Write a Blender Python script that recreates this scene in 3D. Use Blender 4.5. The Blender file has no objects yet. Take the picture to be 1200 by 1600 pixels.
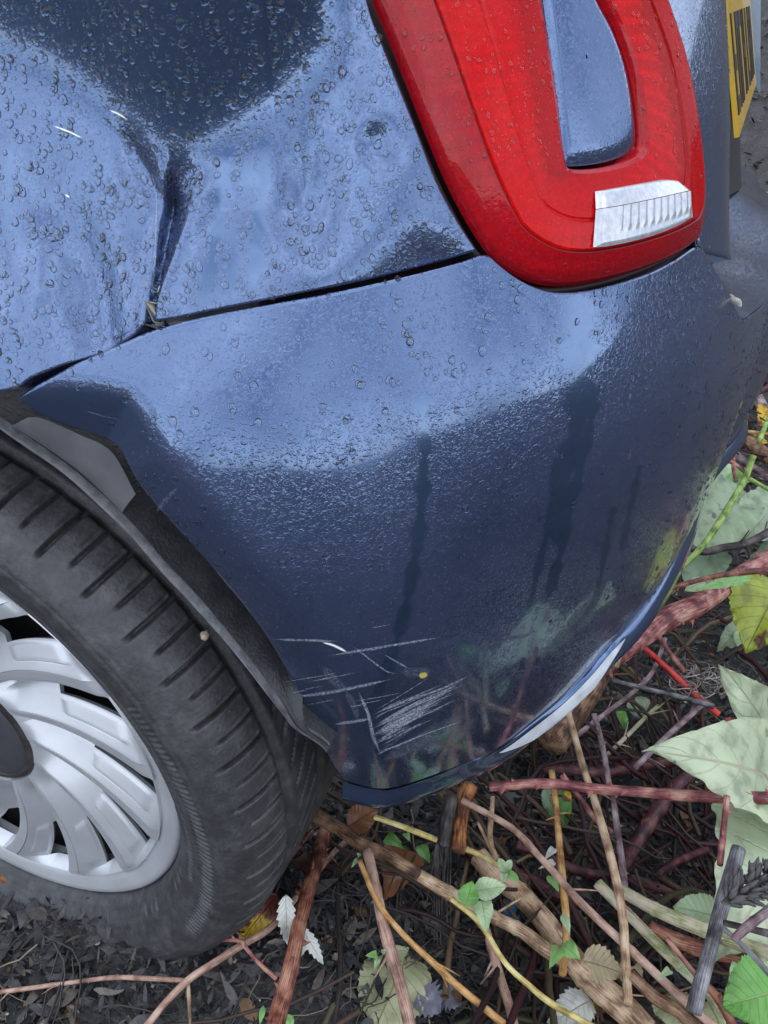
import bpy, bmesh, math, random
import numpy as np
from mathutils import Vector, Matrix
rnd = random.Random(7); rng = np.random.default_rng(7)
SC = bpy.context.scene
COL = SC.collection

# ------------------------------------------------------------------ camera
CAM = np.array([0.4489, -0.2559, 0.7838])
YAW, PITCH, ROLL = 0.3481, 0.5709, 0.0524
F = 1202.0                                   # focal length in photo pixels (1200 x 1600)
_f = np.array([-math.sin(YAW)*math.cos(PITCH), math.cos(YAW)*math.cos(PITCH), -math.sin(PITCH)])
_r = np.cross(_f, [0, 0, 1]); _r /= np.linalg.norm(_r); _u = np.cross(_r, _f)
CR = math.cos(ROLL)*_r + math.sin(ROLL)*_u
CU = -math.sin(ROLL)*_r + math.cos(ROLL)*_u
CF = _f
cd = bpy.data.cameras.new('camera'); cam = bpy.data.objects.new('camera', cd); COL.objects.link(cam)
cd.sensor_fit = 'VERTICAL'; cd.sensor_height = 24.0; cd.sensor_width = 18.0
cd.lens = F/1600*24.0; cd.clip_start = 0.01; cd.clip_end = 500
M = Matrix.Identity(4)
for i in range(3):
    M[i][0] = CR[i]; M[i][1] = CU[i]; M[i][2] = -CF[i]; M[i][3] = CAM[i]
cam.matrix_world = M
SC.camera = cam

# ------------------------------------------------------------------ sky, sun, exposure
world = bpy.data.worlds.new('World'); SC.world = world; world.use_nodes = True
wn = world.node_tree.nodes; wl = world.node_tree.links
SUN_EL, SUN_AZ = math.radians(74), math.radians(215)    # azimuth measured from +Y towards +X
sky = wn.new('ShaderNodeTexSky'); sky.sky_type = 'NISHITA'; sky.sun_disc = False
sky.sun_elevation = SUN_EL; sky.sun_rotation = SUN_AZ
sky.air_density = 1.0; sky.dust_density = 0.0; sky.ozone_density = 1.0
# thin overcast: the clear sky is veiled by soft uneven cloud over the whole dome
hs = wn.new('ShaderNodeHueSaturation'); hs.inputs['Saturation'].default_value = .7; wl.new(sky.outputs[0], hs.inputs['Color'])
wtc = wn.new('ShaderNodeTexCoord'); wno = wn.new('ShaderNodeTexNoise'); wno.inputs['Scale'].default_value = 3.4; wno.inputs['Detail'].default_value = 5; wl.new(wtc.outputs['Generated'], wno.inputs['Vector'])
wrp = wn.new('ShaderNodeValToRGB'); wrp.color_ramp.elements[0].position = .36; wrp.color_ramp.elements[0].color = (1.3, 1.8, 2.7, 1); wrp.color_ramp.elements[1].position = .64; wrp.color_ramp.elements[1].color = (7.6, 8.0, 8.6, 1)
wl.new(wno.outputs[0], wrp.inputs[0])
wmx = wn.new('ShaderNodeMix'); wmx.data_type = 'RGBA'; wmx.inputs[0].default_value = .68; wl.new(hs.outputs[0], wmx.inputs[6]); wl.new(wrp.outputs[0], wmx.inputs[7])
wl.new(wmx.outputs[2], wn['Background'].inputs[0]); wn['Background'].inputs[1].default_value = 0.15
sd = bpy.data.lights.new('sun', 'SUN'); sd.energy = 0.6; sd.angle = math.radians(120); sd.color = (1, .96, .9)
sun = bpy.data.objects.new('sun', sd); COL.objects.link(sun)
sdir = Vector((math.sin(SUN_AZ)*math.cos(SUN_EL), math.cos(SUN_AZ)*math.cos(SUN_EL), math.sin(SUN_EL)))
sun.rotation_euler = sdir.to_track_quat('Z', 'Y').to_euler(); sun.location = (0, 0, 5)
vs = SC.view_settings; vs.view_transform = 'Standard'; vs.look = 'None'; vs.gamma = 1; vs.use_curve_mapping = False
vs.exposure = 1.22

# ------------------------------------------------------------------ geometry helpers
def proj(P):
    d = np.asarray(P, float) - CAM
    z = d@CF
    return np.stack([600+F*(d@CR)/z, 800-F*(d@CU)/z], -1)
def ray(px, py):
    return CF + (px-600)/F*CR - (py-800)/F*CU
def at_y(px, py, y):
    d = ray(px, py); return CAM + d*(y-CAM[1])/d[1]
def sstep(x, a, b):
    u = np.clip((np.asarray(x, float)-a)/(b-a), 0, 1); return u*u*(3-2*u)
def softplus(x, s):
    x = np.asarray(x, float)/s
    return s*np.where(x > 30, x, np.log1p(np.exp(np.minimum(x, 30))))

def tag(o, label=None, cat=None, group=None, kind=None):
    if label: o['label'] = label
    if cat: o['category'] = cat
    if group: o['group'] = group
    if kind: o['kind'] = kind
    return o
def empty(name, loc=(0, 0, 0)):
    o = bpy.data.objects.new(name, None); COL.objects.link(o); o.location = loc; o.empty_display_size = .05
    return o
def mesh_obj(name, V, Fc, mat, parent=None, smooth=True):
    me = bpy.data.meshes.new(name)
    me.from_pydata([tuple(map(float, v)) for v in V], [], [tuple(int(i) for i in f) for f in Fc])
    if smooth: me.polygons.foreach_set('use_smooth', [True]*len(me.polygons))
    me.update()
    o = bpy.data.objects.new(name, me); COL.objects.link(o)
    if mat: me.materials.append(mat)
    if parent is not None:
        o.parent = parent
        o.matrix_parent_inverse = Matrix.Translation(-world_loc(parent)) if False else Matrix.Identity(4)
    return o
def world_loc(o): return Vector(o.location)
def grid_faces(nr, nc, wrap=False, off=0, flip=False):
    fs = []
    for i in range(nr-1):
        for j in range(nc if wrap else nc-1):
            a = off+i*nc+j; b = off+i*nc+(j+1) % nc; c = off+(i+1)*nc+(j+1) % nc; d = off+(i+1)*nc+j
            fs.append((a, d, c, b) if flip else (a, b, c, d))
    return fs
def resample(P, n, smooth=True):
    P = np.asarray(P, float)
    if smooth and len(P) > 2:
        Q = np.vstack([2*P[0]-P[1], P, 2*P[-1]-P[-2]]); out = []
        for i in range(1, len(Q)-2):
            for u in np.linspace(0, 1, 12, endpoint=False):
                p0, p1, p2, p3 = Q[i-1], Q[i], Q[i+1], Q[i+2]
                out.append(.5*((2*p1)+(-p0+p2)*u+(2*p0-5*p1+4*p2-p3)*u*u+(-p0+3*p1-3*p2+p3)*u**3))
        out.append(P[-1]); P = np.array(out)
    s = np.append(0, np.cumsum(np.linalg.norm(np.diff(P, axis=0), axis=1)))
    q = np.linspace(0, s[-1], n)
    return np.stack([np.interp(q, s, P[:, k]) for k in range(P.shape[1])], -1)
def tfi(B, T, Lf, Rt):
    """Coons patch. B,T: (n,2) left to right; Lf,Rt: (m,2) bottom to top -> (m,n,2)"""
    n = len(B); m = len(Lf)
    u = np.linspace(0, 1, n)[None, :, None]; v = np.linspace(0, 1, m)[:, None, None]
    return ((1-v)*B[None]+v*T[None]+(1-u)*Lf[:, None]+u*Rt[:, None]
            - ((1-u)*(1-v)*B[0]+u*(1-v)*B[-1]+(1-u)*v*T[0]+u*v*T[-1]))
def sdist(px, py, poly):
    """distance to a polyline; sign + on the left of its direction in y-down pixel space flipped so + is 'above' for left-to-right lines"""
    poly = np.asarray(poly, float); px = np.asarray(px, float); py = np.asarray(py, float)
    best = np.full(px.shape, 1e9); sg = np.ones(px.shape); par = np.zeros(px.shape)
    L_ = np.append(0, np.cumsum(np.linalg.norm(np.diff(poly, axis=0), axis=1)))
    for k in range(len(poly)-1):
        a = poly[k]; b = poly[k+1]; ab = b-a; l2 = ab@ab
        t = np.clip(((px-a[0])*ab[0]+(py-a[1])*ab[1])/l2, 0, 1)
        dx = px-a[0]-t*ab[0]; dy = py-a[1]-t*ab[1]; d = np.hypot(dx, dy)
        s = np.where(ab[0]*(py-a[1])-ab[1]*(px-a[0]) > 0, -1., 1.)
        m = d < best-1e-9
        best = np.where(m, d, best); sg = np.where(m, s, sg); par = np.where(m, (L_[k]+t*math.sqrt(l2))/L_[-1], par)
    return best*sg, par

# ------------------------------------------------------------------ materials
def new_mat(name):
    m = bpy.data.materials.new(name); m.use_nodes = True
    nt = m.node_tree; return m, nt.nodes, nt.links, nt.nodes['Principled BSDF']
def rgb(c): return (c[0], c[1], c[2], 1)
def ramp(N, stops, interp='LINEAR'):
    r = N.new('ShaderNodeValToRGB'); cr = r.color_ramp; cr.interpolation = interp
    while len(cr.elements) < len(stops): cr.elements.new(.5)
    for e, (p, c) in zip(cr.elements, stops): e.position = p; e.color = rgb(c) if len(c) == 3 else c
    return r
def simple(name, col, rough=.5, metal=0, coat=0, noise=0, nscale=60, bump=0, bscale=200, spec=.5, alt=None):
    m, N, L, P = new_mat(name)
    P.inputs['Roughness'].default_value = rough; P.inputs['Metallic'].default_value = metal
    P.inputs['Coat Weight'].default_value = coat; P.inputs['Base Color'].default_value = rgb(col)
    P.inputs['Specular IOR Level'].default_value = spec
    tc = N.new('ShaderNodeTexCoord')
    if noise:
        n = N.new('ShaderNodeTexNoise'); n.inputs['Scale'].default_value = nscale; n.inputs['Detail'].default_value = 6
        L.new(tc.outputs['Object'], n.inputs['Vector'])
        lo = alt if alt else tuple(c*(1-noise) for c in col)
        r = ramp(N, [(.35, lo), (.65, col)])
        L.new(n.outputs[0], r.inputs[0]); L.new(r.outputs[0], P.inputs['Base Color'])
    if bump:
        n = N.new('ShaderNodeTexNoise'); n.inputs['Scale'].default_value = bscale; n.inputs['Detail'].default_value = 5
        L.new(tc.outputs['Object'], n.inputs['Vector'])
        b = N.new('ShaderNodeBump'); b.inputs['Strength'].default_value = bump; b.inputs['Distance'].default_value = .002
        L.new(n.outputs[0], b.inputs['Height']); L.new(b.outputs[0], P.inputs['Normal'])
    return m

def wet_layer(N, L, strength=.5, scale=420, dist=.0006, runs=True):
    """fine beads of rain: voronoi domes on two scales, wiped away along attribute 'run'"""
    tc = N.new('ShaderNodeTexCoord')
    nz = N.new('ShaderNodeTexNoise'); nz.inputs['Scale'].default_value = 300; nz.inputs['Detail'].default_value = 2
    L.new(tc.outputs['Object'], nz.inputs['Vector'])
    mixv = N.new('ShaderNodeMix'); mixv.data_type = 'VECTOR'; mixv.inputs[0].default_value = .004
    L.new(tc.outputs['Object'], mixv.inputs[4]); L.new(nz.outputs[1], mixv.inputs[5])
    hs = []
    for sc, w in ((scale, 1.0), (scale*2.3, .55)):
        v = N.new('ShaderNodeTexVoronoi'); v.inputs['Scale'].default_value = sc
        L.new(mixv.outputs[1], v.inputs['Vector'])
        # dome: sqrt(max(0, r^2 - d^2)), radius varied by the cell's own random value
        sep = N.new('ShaderNodeSeparateColor'); L.new(v.outputs['Color'], sep.inputs[0])
        rad = N.new('ShaderNodeMapRange'); rad.inputs[3].default_value = .12; rad.inputs[4].default_value = .62
        L.new(sep.outputs[0], rad.inputs[0])
        r2 = N.new('ShaderNodeMath'); r2.operation = 'MULTIPLY'; L.new(rad.outputs[0], r2.inputs[0]); L.new(rad.outputs[0], r2.inputs[1])
        d2 = N.new('ShaderNodeMath'); d2.operation = 'MULTIPLY'; L.new(v.outputs['Distance'], d2.inputs[0]); L.new(v.outputs['Distance'], d2.inputs[1])
        s = N.new('ShaderNodeMath'); s.operation = 'SUBTRACT'; L.new(r2.outputs[0], s.inputs[0]); L.new(d2.outputs[0], s.inputs[1])
        mx = N.new('ShaderNodeMath'); mx.operation = 'MAXIMUM'; mx.inputs[1].default_value = 0; L.new(s.outputs[0], mx.inputs[0])
        sq = N.new('ShaderNodeMath'); sq.operation = 'POWER'; sq.inputs[1].default_value = .7; L.new(mx.outputs[0], sq.inputs[0])
        ml = N.new('ShaderNodeMath'); ml.operation = 'MULTIPLY'; ml.inputs[1].default_value = w; L.new(sq.outputs[0], ml.inputs[0])
        hs.append(ml)
    ad = N.new('ShaderNodeMath'); ad.operation = 'ADD'; L.new(hs[0].outputs[0], ad.inputs[0]); L.new(hs[1].outputs[0], ad.inputs[1])
    out = ad
    if runs:
        at = N.new('ShaderNodeAttribute'); at.attribute_name = 'bead'
        m2 = N.new('ShaderNodeMath'); m2.operation = 'MULTIPLY'; L.new(ad.outputs[0], m2.inputs[0]); L.new(at.outputs['Fac'], m2.inputs[1])
        out = m2
    b = N.new('ShaderNodeBump'); b.inputs['Strength'].default_value = strength; b.inputs['Distance'].default_value = dist
    L.new(out.outputs[0], b.inputs['Height'])
    return b, out

def paint_mat():
    m, N, L, P = new_mat('navy_paint')
    P.inputs['Metallic'].default_value = .85
    P.inputs['Coat Weight'].default_value = 1; P.inputs['Coat Roughness'].default_value = .04; P.inputs['Coat IOR'].default_value = 1.5
    b, h = wet_layer(N, L, strength=.42)
    L.new(b.outputs[0], P.inputs['Normal']); L.new(b.outputs[0], P.inputs['Coat Normal'])
    # road film: patchy dull dirt
    tc = N.new('ShaderNodeTexCoord'); n = N.new('ShaderNodeTexNoise'); n.inputs['Scale'].default_value = 14; n.inputs['Detail'].default_value = 8; n.inputs['Roughness'].default_value = .7
    L.new(tc.outputs['Object'], n.inputs['Vector'])
    mr = N.new('ShaderNodeMapRange'); mr.inputs[1].default_value = .35; mr.inputs[2].default_value = .75; mr.inputs[3].default_value = .07; mr.inputs[4].default_value = .17
    L.new(n.outputs[0], mr.inputs[0]); L.new(mr.outputs[0], P.inputs['Roughness'])
    # dried road dust: fine specks and a thin uneven film
    n2 = N.new('ShaderNodeTexNoise'); n2.inputs['Scale'].default_value = 520; n2.inputs['Detail'].default_value = 3; L.new(tc.outputs['Object'], n2.inputs['Vector'])
    rs = ramp(N, [(.62, (0, 0, 0)), (.74, (1, 1, 1))]); L.new(n2.outputs[0], rs.inputs[0])
    film = N.new('ShaderNodeMapRange'); film.inputs[1].default_value = .35; film.inputs[2].default_value = .8; film.inputs[3].default_value = .045; film.inputs[4].default_value = .17; L.new(n.outputs[0], film.inputs[0])
    sp = N.new('ShaderNodeMath'); sp.operation = 'MULTIPLY_ADD'; sp.inputs[1].default_value = .22; L.new(rs.outputs[0], sp.inputs[0]); L.new(film.outputs[0], sp.inputs[2])
    bat = N.new('ShaderNodeAttribute'); bat.attribute_name = 'bead'
    spm = N.new('ShaderNodeMath'); spm.operation = 'MULTIPLY'; L.new(sp.outputs[0], spm.inputs[0]); L.new(bat.outputs['Fac'], spm.inputs[1]); sp = spm
    P.inputs['Base Color'].default_value = (.060, .112, .225, 1)
    P2 = N.new('ShaderNodeBsdfPrincipled'); P2.inputs['Base Color'].default_value = (.15, .135, .27, 1); P2.inputs['Roughness'].default_value = .7
    P2.inputs['Coat Weight'].default_value = .6; P2.inputs['Coat Roughness'].default_value = .08; L.new(b.outputs[0], P2.inputs['Coat Normal'])
    mxs = N.new('ShaderNodeMixShader'); L.new(sp.outputs[0], mxs.inputs[0]); L.new(P.outputs[0], mxs.inputs[1]); L.new(P2.outputs[0], mxs.inputs[2])
    L.new(mxs.outputs[0], N['Material Output'].inputs[0])
    return m
PAINT = paint_mat()
BLACK = simple('black_rubber', (.012, .012, .013), .6, bump=.2)
PLASTIC = simple('grey_plastic', (.028, .028, .031), .45, noise=.5, nscale=90, bump=.35, bscale=500)
FOAM = simple('bare_grey_plastic', (.13, .13, .145), .55, noise=.25, nscale=40, bump=.15)

# ------------------------------------------------------------------ car body surface
# parameter t runs along the side and round the rear corner (metres), z is height; hub of the rear wheel at (0, ., .285)
HUBZ = .285
_N = 3.1
_th = np.linspace(0, np.pi/2, 2001)
_X = np.sin(_th)**(2/_N); _Y = np.cos(_th)**(2/_N)
_S = np.append(0, np.cumsum(np.hypot(np.diff(_X)*.59, np.diff(_Y)*.81))); LT = _S[-1]
PZ = np.array([.10, .22, .28, .32, .40, .48, .55, .62, .68, .75, .85, 1.0, 1.2])
YS = np.array([.08, .05, .038, .03, .014, .004, .0, .008, .028, .053, .095, .16, .24])
XR = np.array([.47, .495, .512, .522, .535, .54, .54, .53, .51, .49, .455, .40, .33])
def cub(x, xp, fp):
    m = np.gradient(fp, xp); i = np.clip(np.searchsorted(xp, x)-1, 0, len(xp)-2)
    h = xp[i+1]-xp[i]; u = (x-xp[i])/h
    return fp[i]*(2*u**3-3*u**2+1)+m[i]*h*(u**3-2*u**2+u)+fp[i+1]*(-2*u**3+3*u**2)+m[i+1]*h*(u**3-u**2)
def surf(t, z, xr_off=0.0, flare=.02):
    t = np.asarray(t, float); z = np.asarray(z, float)
    ys = cub(z, PZ, YS); xr = cub(z, PZ, XR)+xr_off
    mir = t > LT; tt = np.clip(np.where(mir, 2*LT-t, t), 0, LT)
    x = np.where(t < 0, t, xr*np.interp(tt, _S, _X)); y = .81-(.81-ys)*np.where(t < 0, 1, np.interp(tt, _S, _Y))
    x = x+.045*sstep(tt, .95, LT)
    r = np.hypot(x, z-HUBZ)
    y = y-flare*(1-sstep(r, .345, .47))*(z > 0)
    y = np.where(mir, 1.62-y, y)
    return np.stack([x, y, z], -1)
def surf_n(t, z, **k):
    e = 1e-3
    a = surf(t+e, z, **k)-surf(t-e, z, **k); b = surf(t, z+e, **k)-surf(t, z-e, **k)
    n = np.cross(a, b); n /= np.linalg.norm(n, axis=-1, keepdims=True)
    return n
_gt, _gz = np.meshgrid(np.linspace(-.3, LT, 700), np.linspace(.12, 1.1, 500))
_gP = surf(_gt, _gz).reshape(-1, 3); _gN = surf_n(_gt, _gz).reshape(-1, 3)
_front = ((CAM-_gP)*_gN).sum(1) > 0
_gq = proj(_gP); _gq[~_front] = 1e6
def inv(px, py):
    k = int(np.argmin((_gq[:, 0]-px)**2+(_gq[:, 1]-py)**2))
    t, z = float(_gt.ravel()[k]), float(_gz.ravel()[k])
    for _ in range(6):
        e = 5e-4
        q = proj(surf(t, z)); J = np.stack([(proj(surf(t+e, z))-q)/e, (proj(surf(t, z+e))-q)/e], 1)
        try: d = np.linalg.solve(J, np.array([px, py])-q)
        except Exception: break
        d = np.clip(d, -.01, .01); t += d[0]; z += d[1]
    return np.array([t, z])
def trace(pts): return np.array([inv(*p) for p in pts])

def panel(name, TZ, mat, parent, disp=None, edge=(1, 1, 1, 1), back=.012, rnd_=.0022, bead=None, base_off=0.):
    """structured sheet with a rounded, turned-in edge. TZ (m,n,2)"""
    m, n = TZ.shape[:2]
    t = TZ[..., 0]; z = TZ[..., 1]
    P = surf(t, z); Nn = surf_n(t, z)
    q = proj(P)
    if disp is not None: P = P+Nn*(disp(q[..., 0], q[..., 1], t, z)+base_off)[..., None]
    # true normals
    a = np.gradient(P, axis=1); b = np.gradient(P, axis=0)
    Nn2 = np.cross(a, b); Nn2 /= np.linalg.norm(Nn2, axis=-1, keepdims=True)+1e-12
    V = P.reshape(-1, 3); Fc = grid_faces(m, n)
    # flange
    idx = np.arange(m*n).reshape(m, n)
    loop = list(idx[0, :])+list(idx[1:, -1])+list(idx[-1, ::-1][1:])+list(idx[::-1, 0][1:-1])
    ln = len(loop); Vl = [V]; base = len(V); prev = loop
    Pn = Nn2.reshape(-1, 3)
    for dn in (.0012, .004, back):
        Vl.append(V[loop]-Pn[loop]*dn)
        cur = list(range(base, base+ln)); base += ln
        for i in range(ln):
            j = (i+1) % ln; Fc.append((prev[j], prev[i], cur[i], cur[j]))
        prev = cur
    V = np.vstack(Vl)
    o = mesh_obj(name, V, Fc, mat, parent)
    if bead is not None:
        av = np.ones(len(V)); av[:m*n] = bead(q[..., 0], q[..., 1]).ravel()
        at = o.data.attributes.new('bead', 'FLOAT', 'POINT'); at.data.foreach_set('value', av)
    return o, P, Nn2, q

car = empty('car', (0, 0, 0))
tag(car, 'dark navy blue hatchback with dented rear quarter and scraped bumper among brambles', 'car')

# --- seam, arch and lamp outlines (photo pixels -> body surface)
SEAM_B = [(14, 622), (60, 598), (105, 574), (150, 554), (200, 533), (245, 515), (330, 494), (450, 471), (560, 449), (660, 426), (720, 410), (758, 398)]
SEAM_Q = [(2, 612), (50, 590), (110, 565), (160, 544), (205, 525), (232, 504), (262, 500), (330, 485), (450, 462), (560, 440), (650, 418), (705, 404), (744, 391)]
LAMP_L = [(744, 388), (714, 345), (682, 285), (655, 215), (623, 135), (593, 60), (571, -5)]
LAMP_UNDER = [(758, 398), (775, 410), (800, 430), (830, 447), (865, 457), (910, 455), (960, 444), (1010, 428), (1050, 409), (1090, 386)]
ARCH_B = [(14, 622), (55, 657), (125, 685), (165, 702), (180, 722), (205, 772), (240, 817), (290, 872), (335, 925), (400, 1003), (455, 1090), (490, 1160), (520, 1215), (538, 1240)]
CREASE_LOW = [(538, 1240), (600, 1238), (660, 1222), (720, 1198), (780, 1170), (830, 1132), (885, 1086), (925, 1045), (955, 1010)]
# --- bumper ------------------------------------------------------------------
topA = trace(SEAM_B); topB = trace(LAMP_UNDER); ledge = trace([(1090, 386), (1108, 412), (1135, 450), (1158, 498)])
ledge_end = ledge[-1]
rear_top = np.array([[t, z] for t, z in zip(np.linspace(ledge_end[0]+.04, LT*2-.45, 14), np.full(14, .6))])
rear_top[0, 1] = ledge_end[1]-.006
top = np.vstack([topA, topB[1:], ledge[1:], rear_top])
low = trace(CREASE_LOW)
zr = low[-1, 1]
bot = np.vstack([low, np.array([[t, zr-.002] for t in np.linspace(low[-1, 0]+.04, LT*2-.45, 14)])])
NC, NR = 520, 190
def warp_resample(P, n, p0):
    """more samples in the first part (the near corner)"""
    R_ = resample(P, 4*n); s = np.linspace(0, 1, 4*n); u = np.linspace(0, 1, n)
    w = u*p0+(1-p0)*u**3
    return np.stack([np.interp(w, s, R_[:, k]) for k in range(2)], -1)
T_ = warp_resample(top, NC, .62); B_ = warp_resample(bot, NC, .62)
arch = trace(ARCH_B)[::-1]
Lf_ = resample(arch, NR); Lf_[0] = B_[0]; Lf_[-1] = T_[0]
Rt_ = resample(np.array([B_[-1], T_[-1]]), NR, False)
BTZ = tfi(B_, T_, Lf_, Rt_)
CREASE_ARCH = [(40, 596), (100, 592), (160, 600), (205, 612), (232, 650), (265, 710), (330, 790), (420, 900), (500, 1005), (560, 1115), (597, 1240)]
def bumper_disp(px, py, t, z):
    h = np.zeros(px.shape)
    d, u = sdist(px, py, CREASE_ARCH)       # + above/right of the crease
    k = .00016*(1-sstep(px, 700, 800))
    h -= k*softplus(-d, 9)                  # chamfer falling away to the arch
    # soft general waviness of a knocked bumper
    h += .0016*np.sin(px/95+1.1)*np.sin(py/120+.4)*(1-sstep(px, 950, 1100))
    # shallow dent low on the corner, edge of the scrape
    d2 = np.hypot((px-640)/90, (py-1120)/60); h -= .003*np.exp(-d2**2)
    return h
RUNS_B = [([(655, 625), (665, 660), (662, 740), (655, 820), (642, 900), (625, 980), (600, 1060), (578, 1130)], 9, .05),
          ([(905, 640), (895, 700), (880, 760), (875, 830)], 16, .1), ([(925, 640), (910, 720), (892, 800), (880, 860), (850, 960), (835, 1030)], 8, .1),
          ([(870, 720), (860, 820), (835, 920), (815, 1040)], 6, .1), ([(960, 800), (945, 880), (935, 960)], 5, .15),
          ([(1000, 730), (985, 800), (975, 860)], 5, .2), ([(900, 480), (905, 560), (905, 625)], 24, .15)]
def run_mask(px, py, runs):
    a = np.ones(px.shape)
    for pl, w, lo in runs:
        d, _ = sdist(px, py, pl); wob = 1+.35*np.sin(py/11+pl[0][0])+.2*np.sin(py/5)
        a = np.minimum(a, lo+(1-lo)*sstep(np.abs(d), w*wob*.75, w*wob*1.2))
    return a
def bumper_bead(px, py):
    a = run_mask(px, py, RUNS_B)
    a = a*(1-.75*sstep(py, 980, 1150))
    a *= 1-.85*sstep(-sdist(px, py, CREASE_ARCH)[0], 0, 25)*(1-sstep(py, 620, 800))
    return a
bump_o, BP, BN, BQ = panel('rear_bumper', BTZ, PAINT, car, bumper_disp, bead=bumper_bead, back=.02)
# lip under the crease: kicks out a little, then turns under
def lip_mesh():
    e = BP[0]; n = BN[0]; nc = len(e)
    k = sstep(np.linspace(0, 1, nc), .08, .3)[:, None]
    out = n.copy(); out[:, 2] = 0; out /= np.linalg.norm(out, axis=1, keepdims=True)
    dn = np.array([0, 0, -1.0])
    rows = [e+out*.0004+dn*.0006]
    for f, o_, d_ in ((0, .0015, .002), (1, .004, .007), (2, .006, .014), (3, .004, .019), (4, -.004, .023), (5, -.03, .028), (6, -.07, .03)):
        rows.append(e+out*(o_*(.12+1.5*k) if o_ > 0 else o_)+dn*d_*(.85+.25*(1-k)))
    V = np.concatenate(rows); return V, grid_faces(len(rows), nc, flip=True)
V_, F_ = lip_mesh()
lpx = proj(BP[0])[:, 0]; ncl = BP.shape[1]
lip = mesh_obj('bumper_lip', V_, F_, PAINT, car)
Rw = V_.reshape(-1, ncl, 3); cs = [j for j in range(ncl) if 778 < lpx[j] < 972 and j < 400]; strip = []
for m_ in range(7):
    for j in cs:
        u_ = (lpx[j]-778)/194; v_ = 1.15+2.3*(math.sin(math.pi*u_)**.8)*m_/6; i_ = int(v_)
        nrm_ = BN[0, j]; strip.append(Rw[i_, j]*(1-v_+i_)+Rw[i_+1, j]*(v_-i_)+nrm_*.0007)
mesh_obj('lip_sky_sheen', strip, grid_faces(7, len(cs), flip=True), simple('lip_sheen_pale', (.50, .52, .55), .25, coat=.6, noise=.35, nscale=40), car)  # bright sky reflection on the lip, put into the colour of a pale strip
at = lip.data.attributes.new('bead', 'FLOAT', 'POINT'); at.data.foreach_set('value', [.25]*len(V_))

# --- rear quarter panel --------------------------------------------------------
tip = inv(2, 611)
arcp = []
for a in np.radians(np.linspace(178, 72, 26)):
    arcp.append((.345*math.cos(a), HUBZ+.345*math.sin(a)))
arc = np.array(arcp)
arc = arc[arc[:, 0] < tip[0]-.04]
seamq = trace(SEAM_Q)
botq = np.vstack([arc, seamq])
lampl = trace(LAMP_L)
zt = 1.0
lend = lampl[-1]
lampl = np.vstack([lampl, [[lend[0]-.02, lend[1]+.06], [lend[0]-.035, lend[1]+.12], [lend[0]-.04, zt]]])
NQ, MQ = 420, 260
Bq = resample(botq, 1600); s_ = np.linspace(0, 1, 1600)
# share of samples on the arch part is small
n_arc = 70
L1 = resample(arc, n_arc); L2 = resample(np.vstack([arc[-1:], seamq]), NQ-n_arc+1)[1:]
Bq = np.vstack([L1, L2])
front_x = -.36
Tq0 = resample(np.array([[front_x, zt], [lampl[-1, 0], zt]]), 800, False)
sB = np.append(0, np.cumsum(np.linalg.norm(np.diff(Bq, axis=0), axis=1))); sB /= sB[-1]
tx = front_x+(lampl[-1, 0]-front_x)*np.clip((Bq[:, 0]-Bq[0, 0])/(Bq[-1, 0]-Bq[0, 0]), 0, 1)
tx = np.maximum.accumulate(tx)+np.linspace(0, 1e-6, NQ)
Tq = np.stack([tx, np.full(NQ, zt)], -1)
Lq = resample(np.array([Bq[0], [front_x, .6], Tq[0]]), MQ); Lq[0] = Bq[0]; Lq[-1] = Tq[0]
Rq = resample(np.vstack([Bq[-1:], lampl[1:]]), MQ); Rq[0] = Bq[-1]; Rq[-1] = Tq[-1]
def tfi_p(B, T, Lf, Rt):
    n = len(B); m = len(Lf)
    u = ((B[:, 0]-B[0, 0])/(B[-1, 0]-B[0, 0]))[None, :, None]; v = np.linspace(0, 1, m)[:, None, None]
    return ((1-v)*B[None]+v*T[None]+(1-u)*Lf[:, None]+u*Rt[:, None]
            - ((1-u)*(1-v)*B[0]+u*(1-v)*B[-1]+(1-u)*v*T[0]+u*v*T[-1]))
QTZ = tfi_p(Bq, Tq, Lq, Rq)
VALLEY = [(-260, 20), (-120, 50), (0, 75), (70, 95), (130, 130), (200, 188), (262, 238), (292, 244), (350, 212), (420, 165), (500, 98), (560, 40), (620, -60)]
FOLD = [(305, 262), (280, 320), (262, 380), (248, 440), (238, 492)]
FOLD_L = [(252, 290), (247, 350), (242, 410), (236, 470)]
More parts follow.
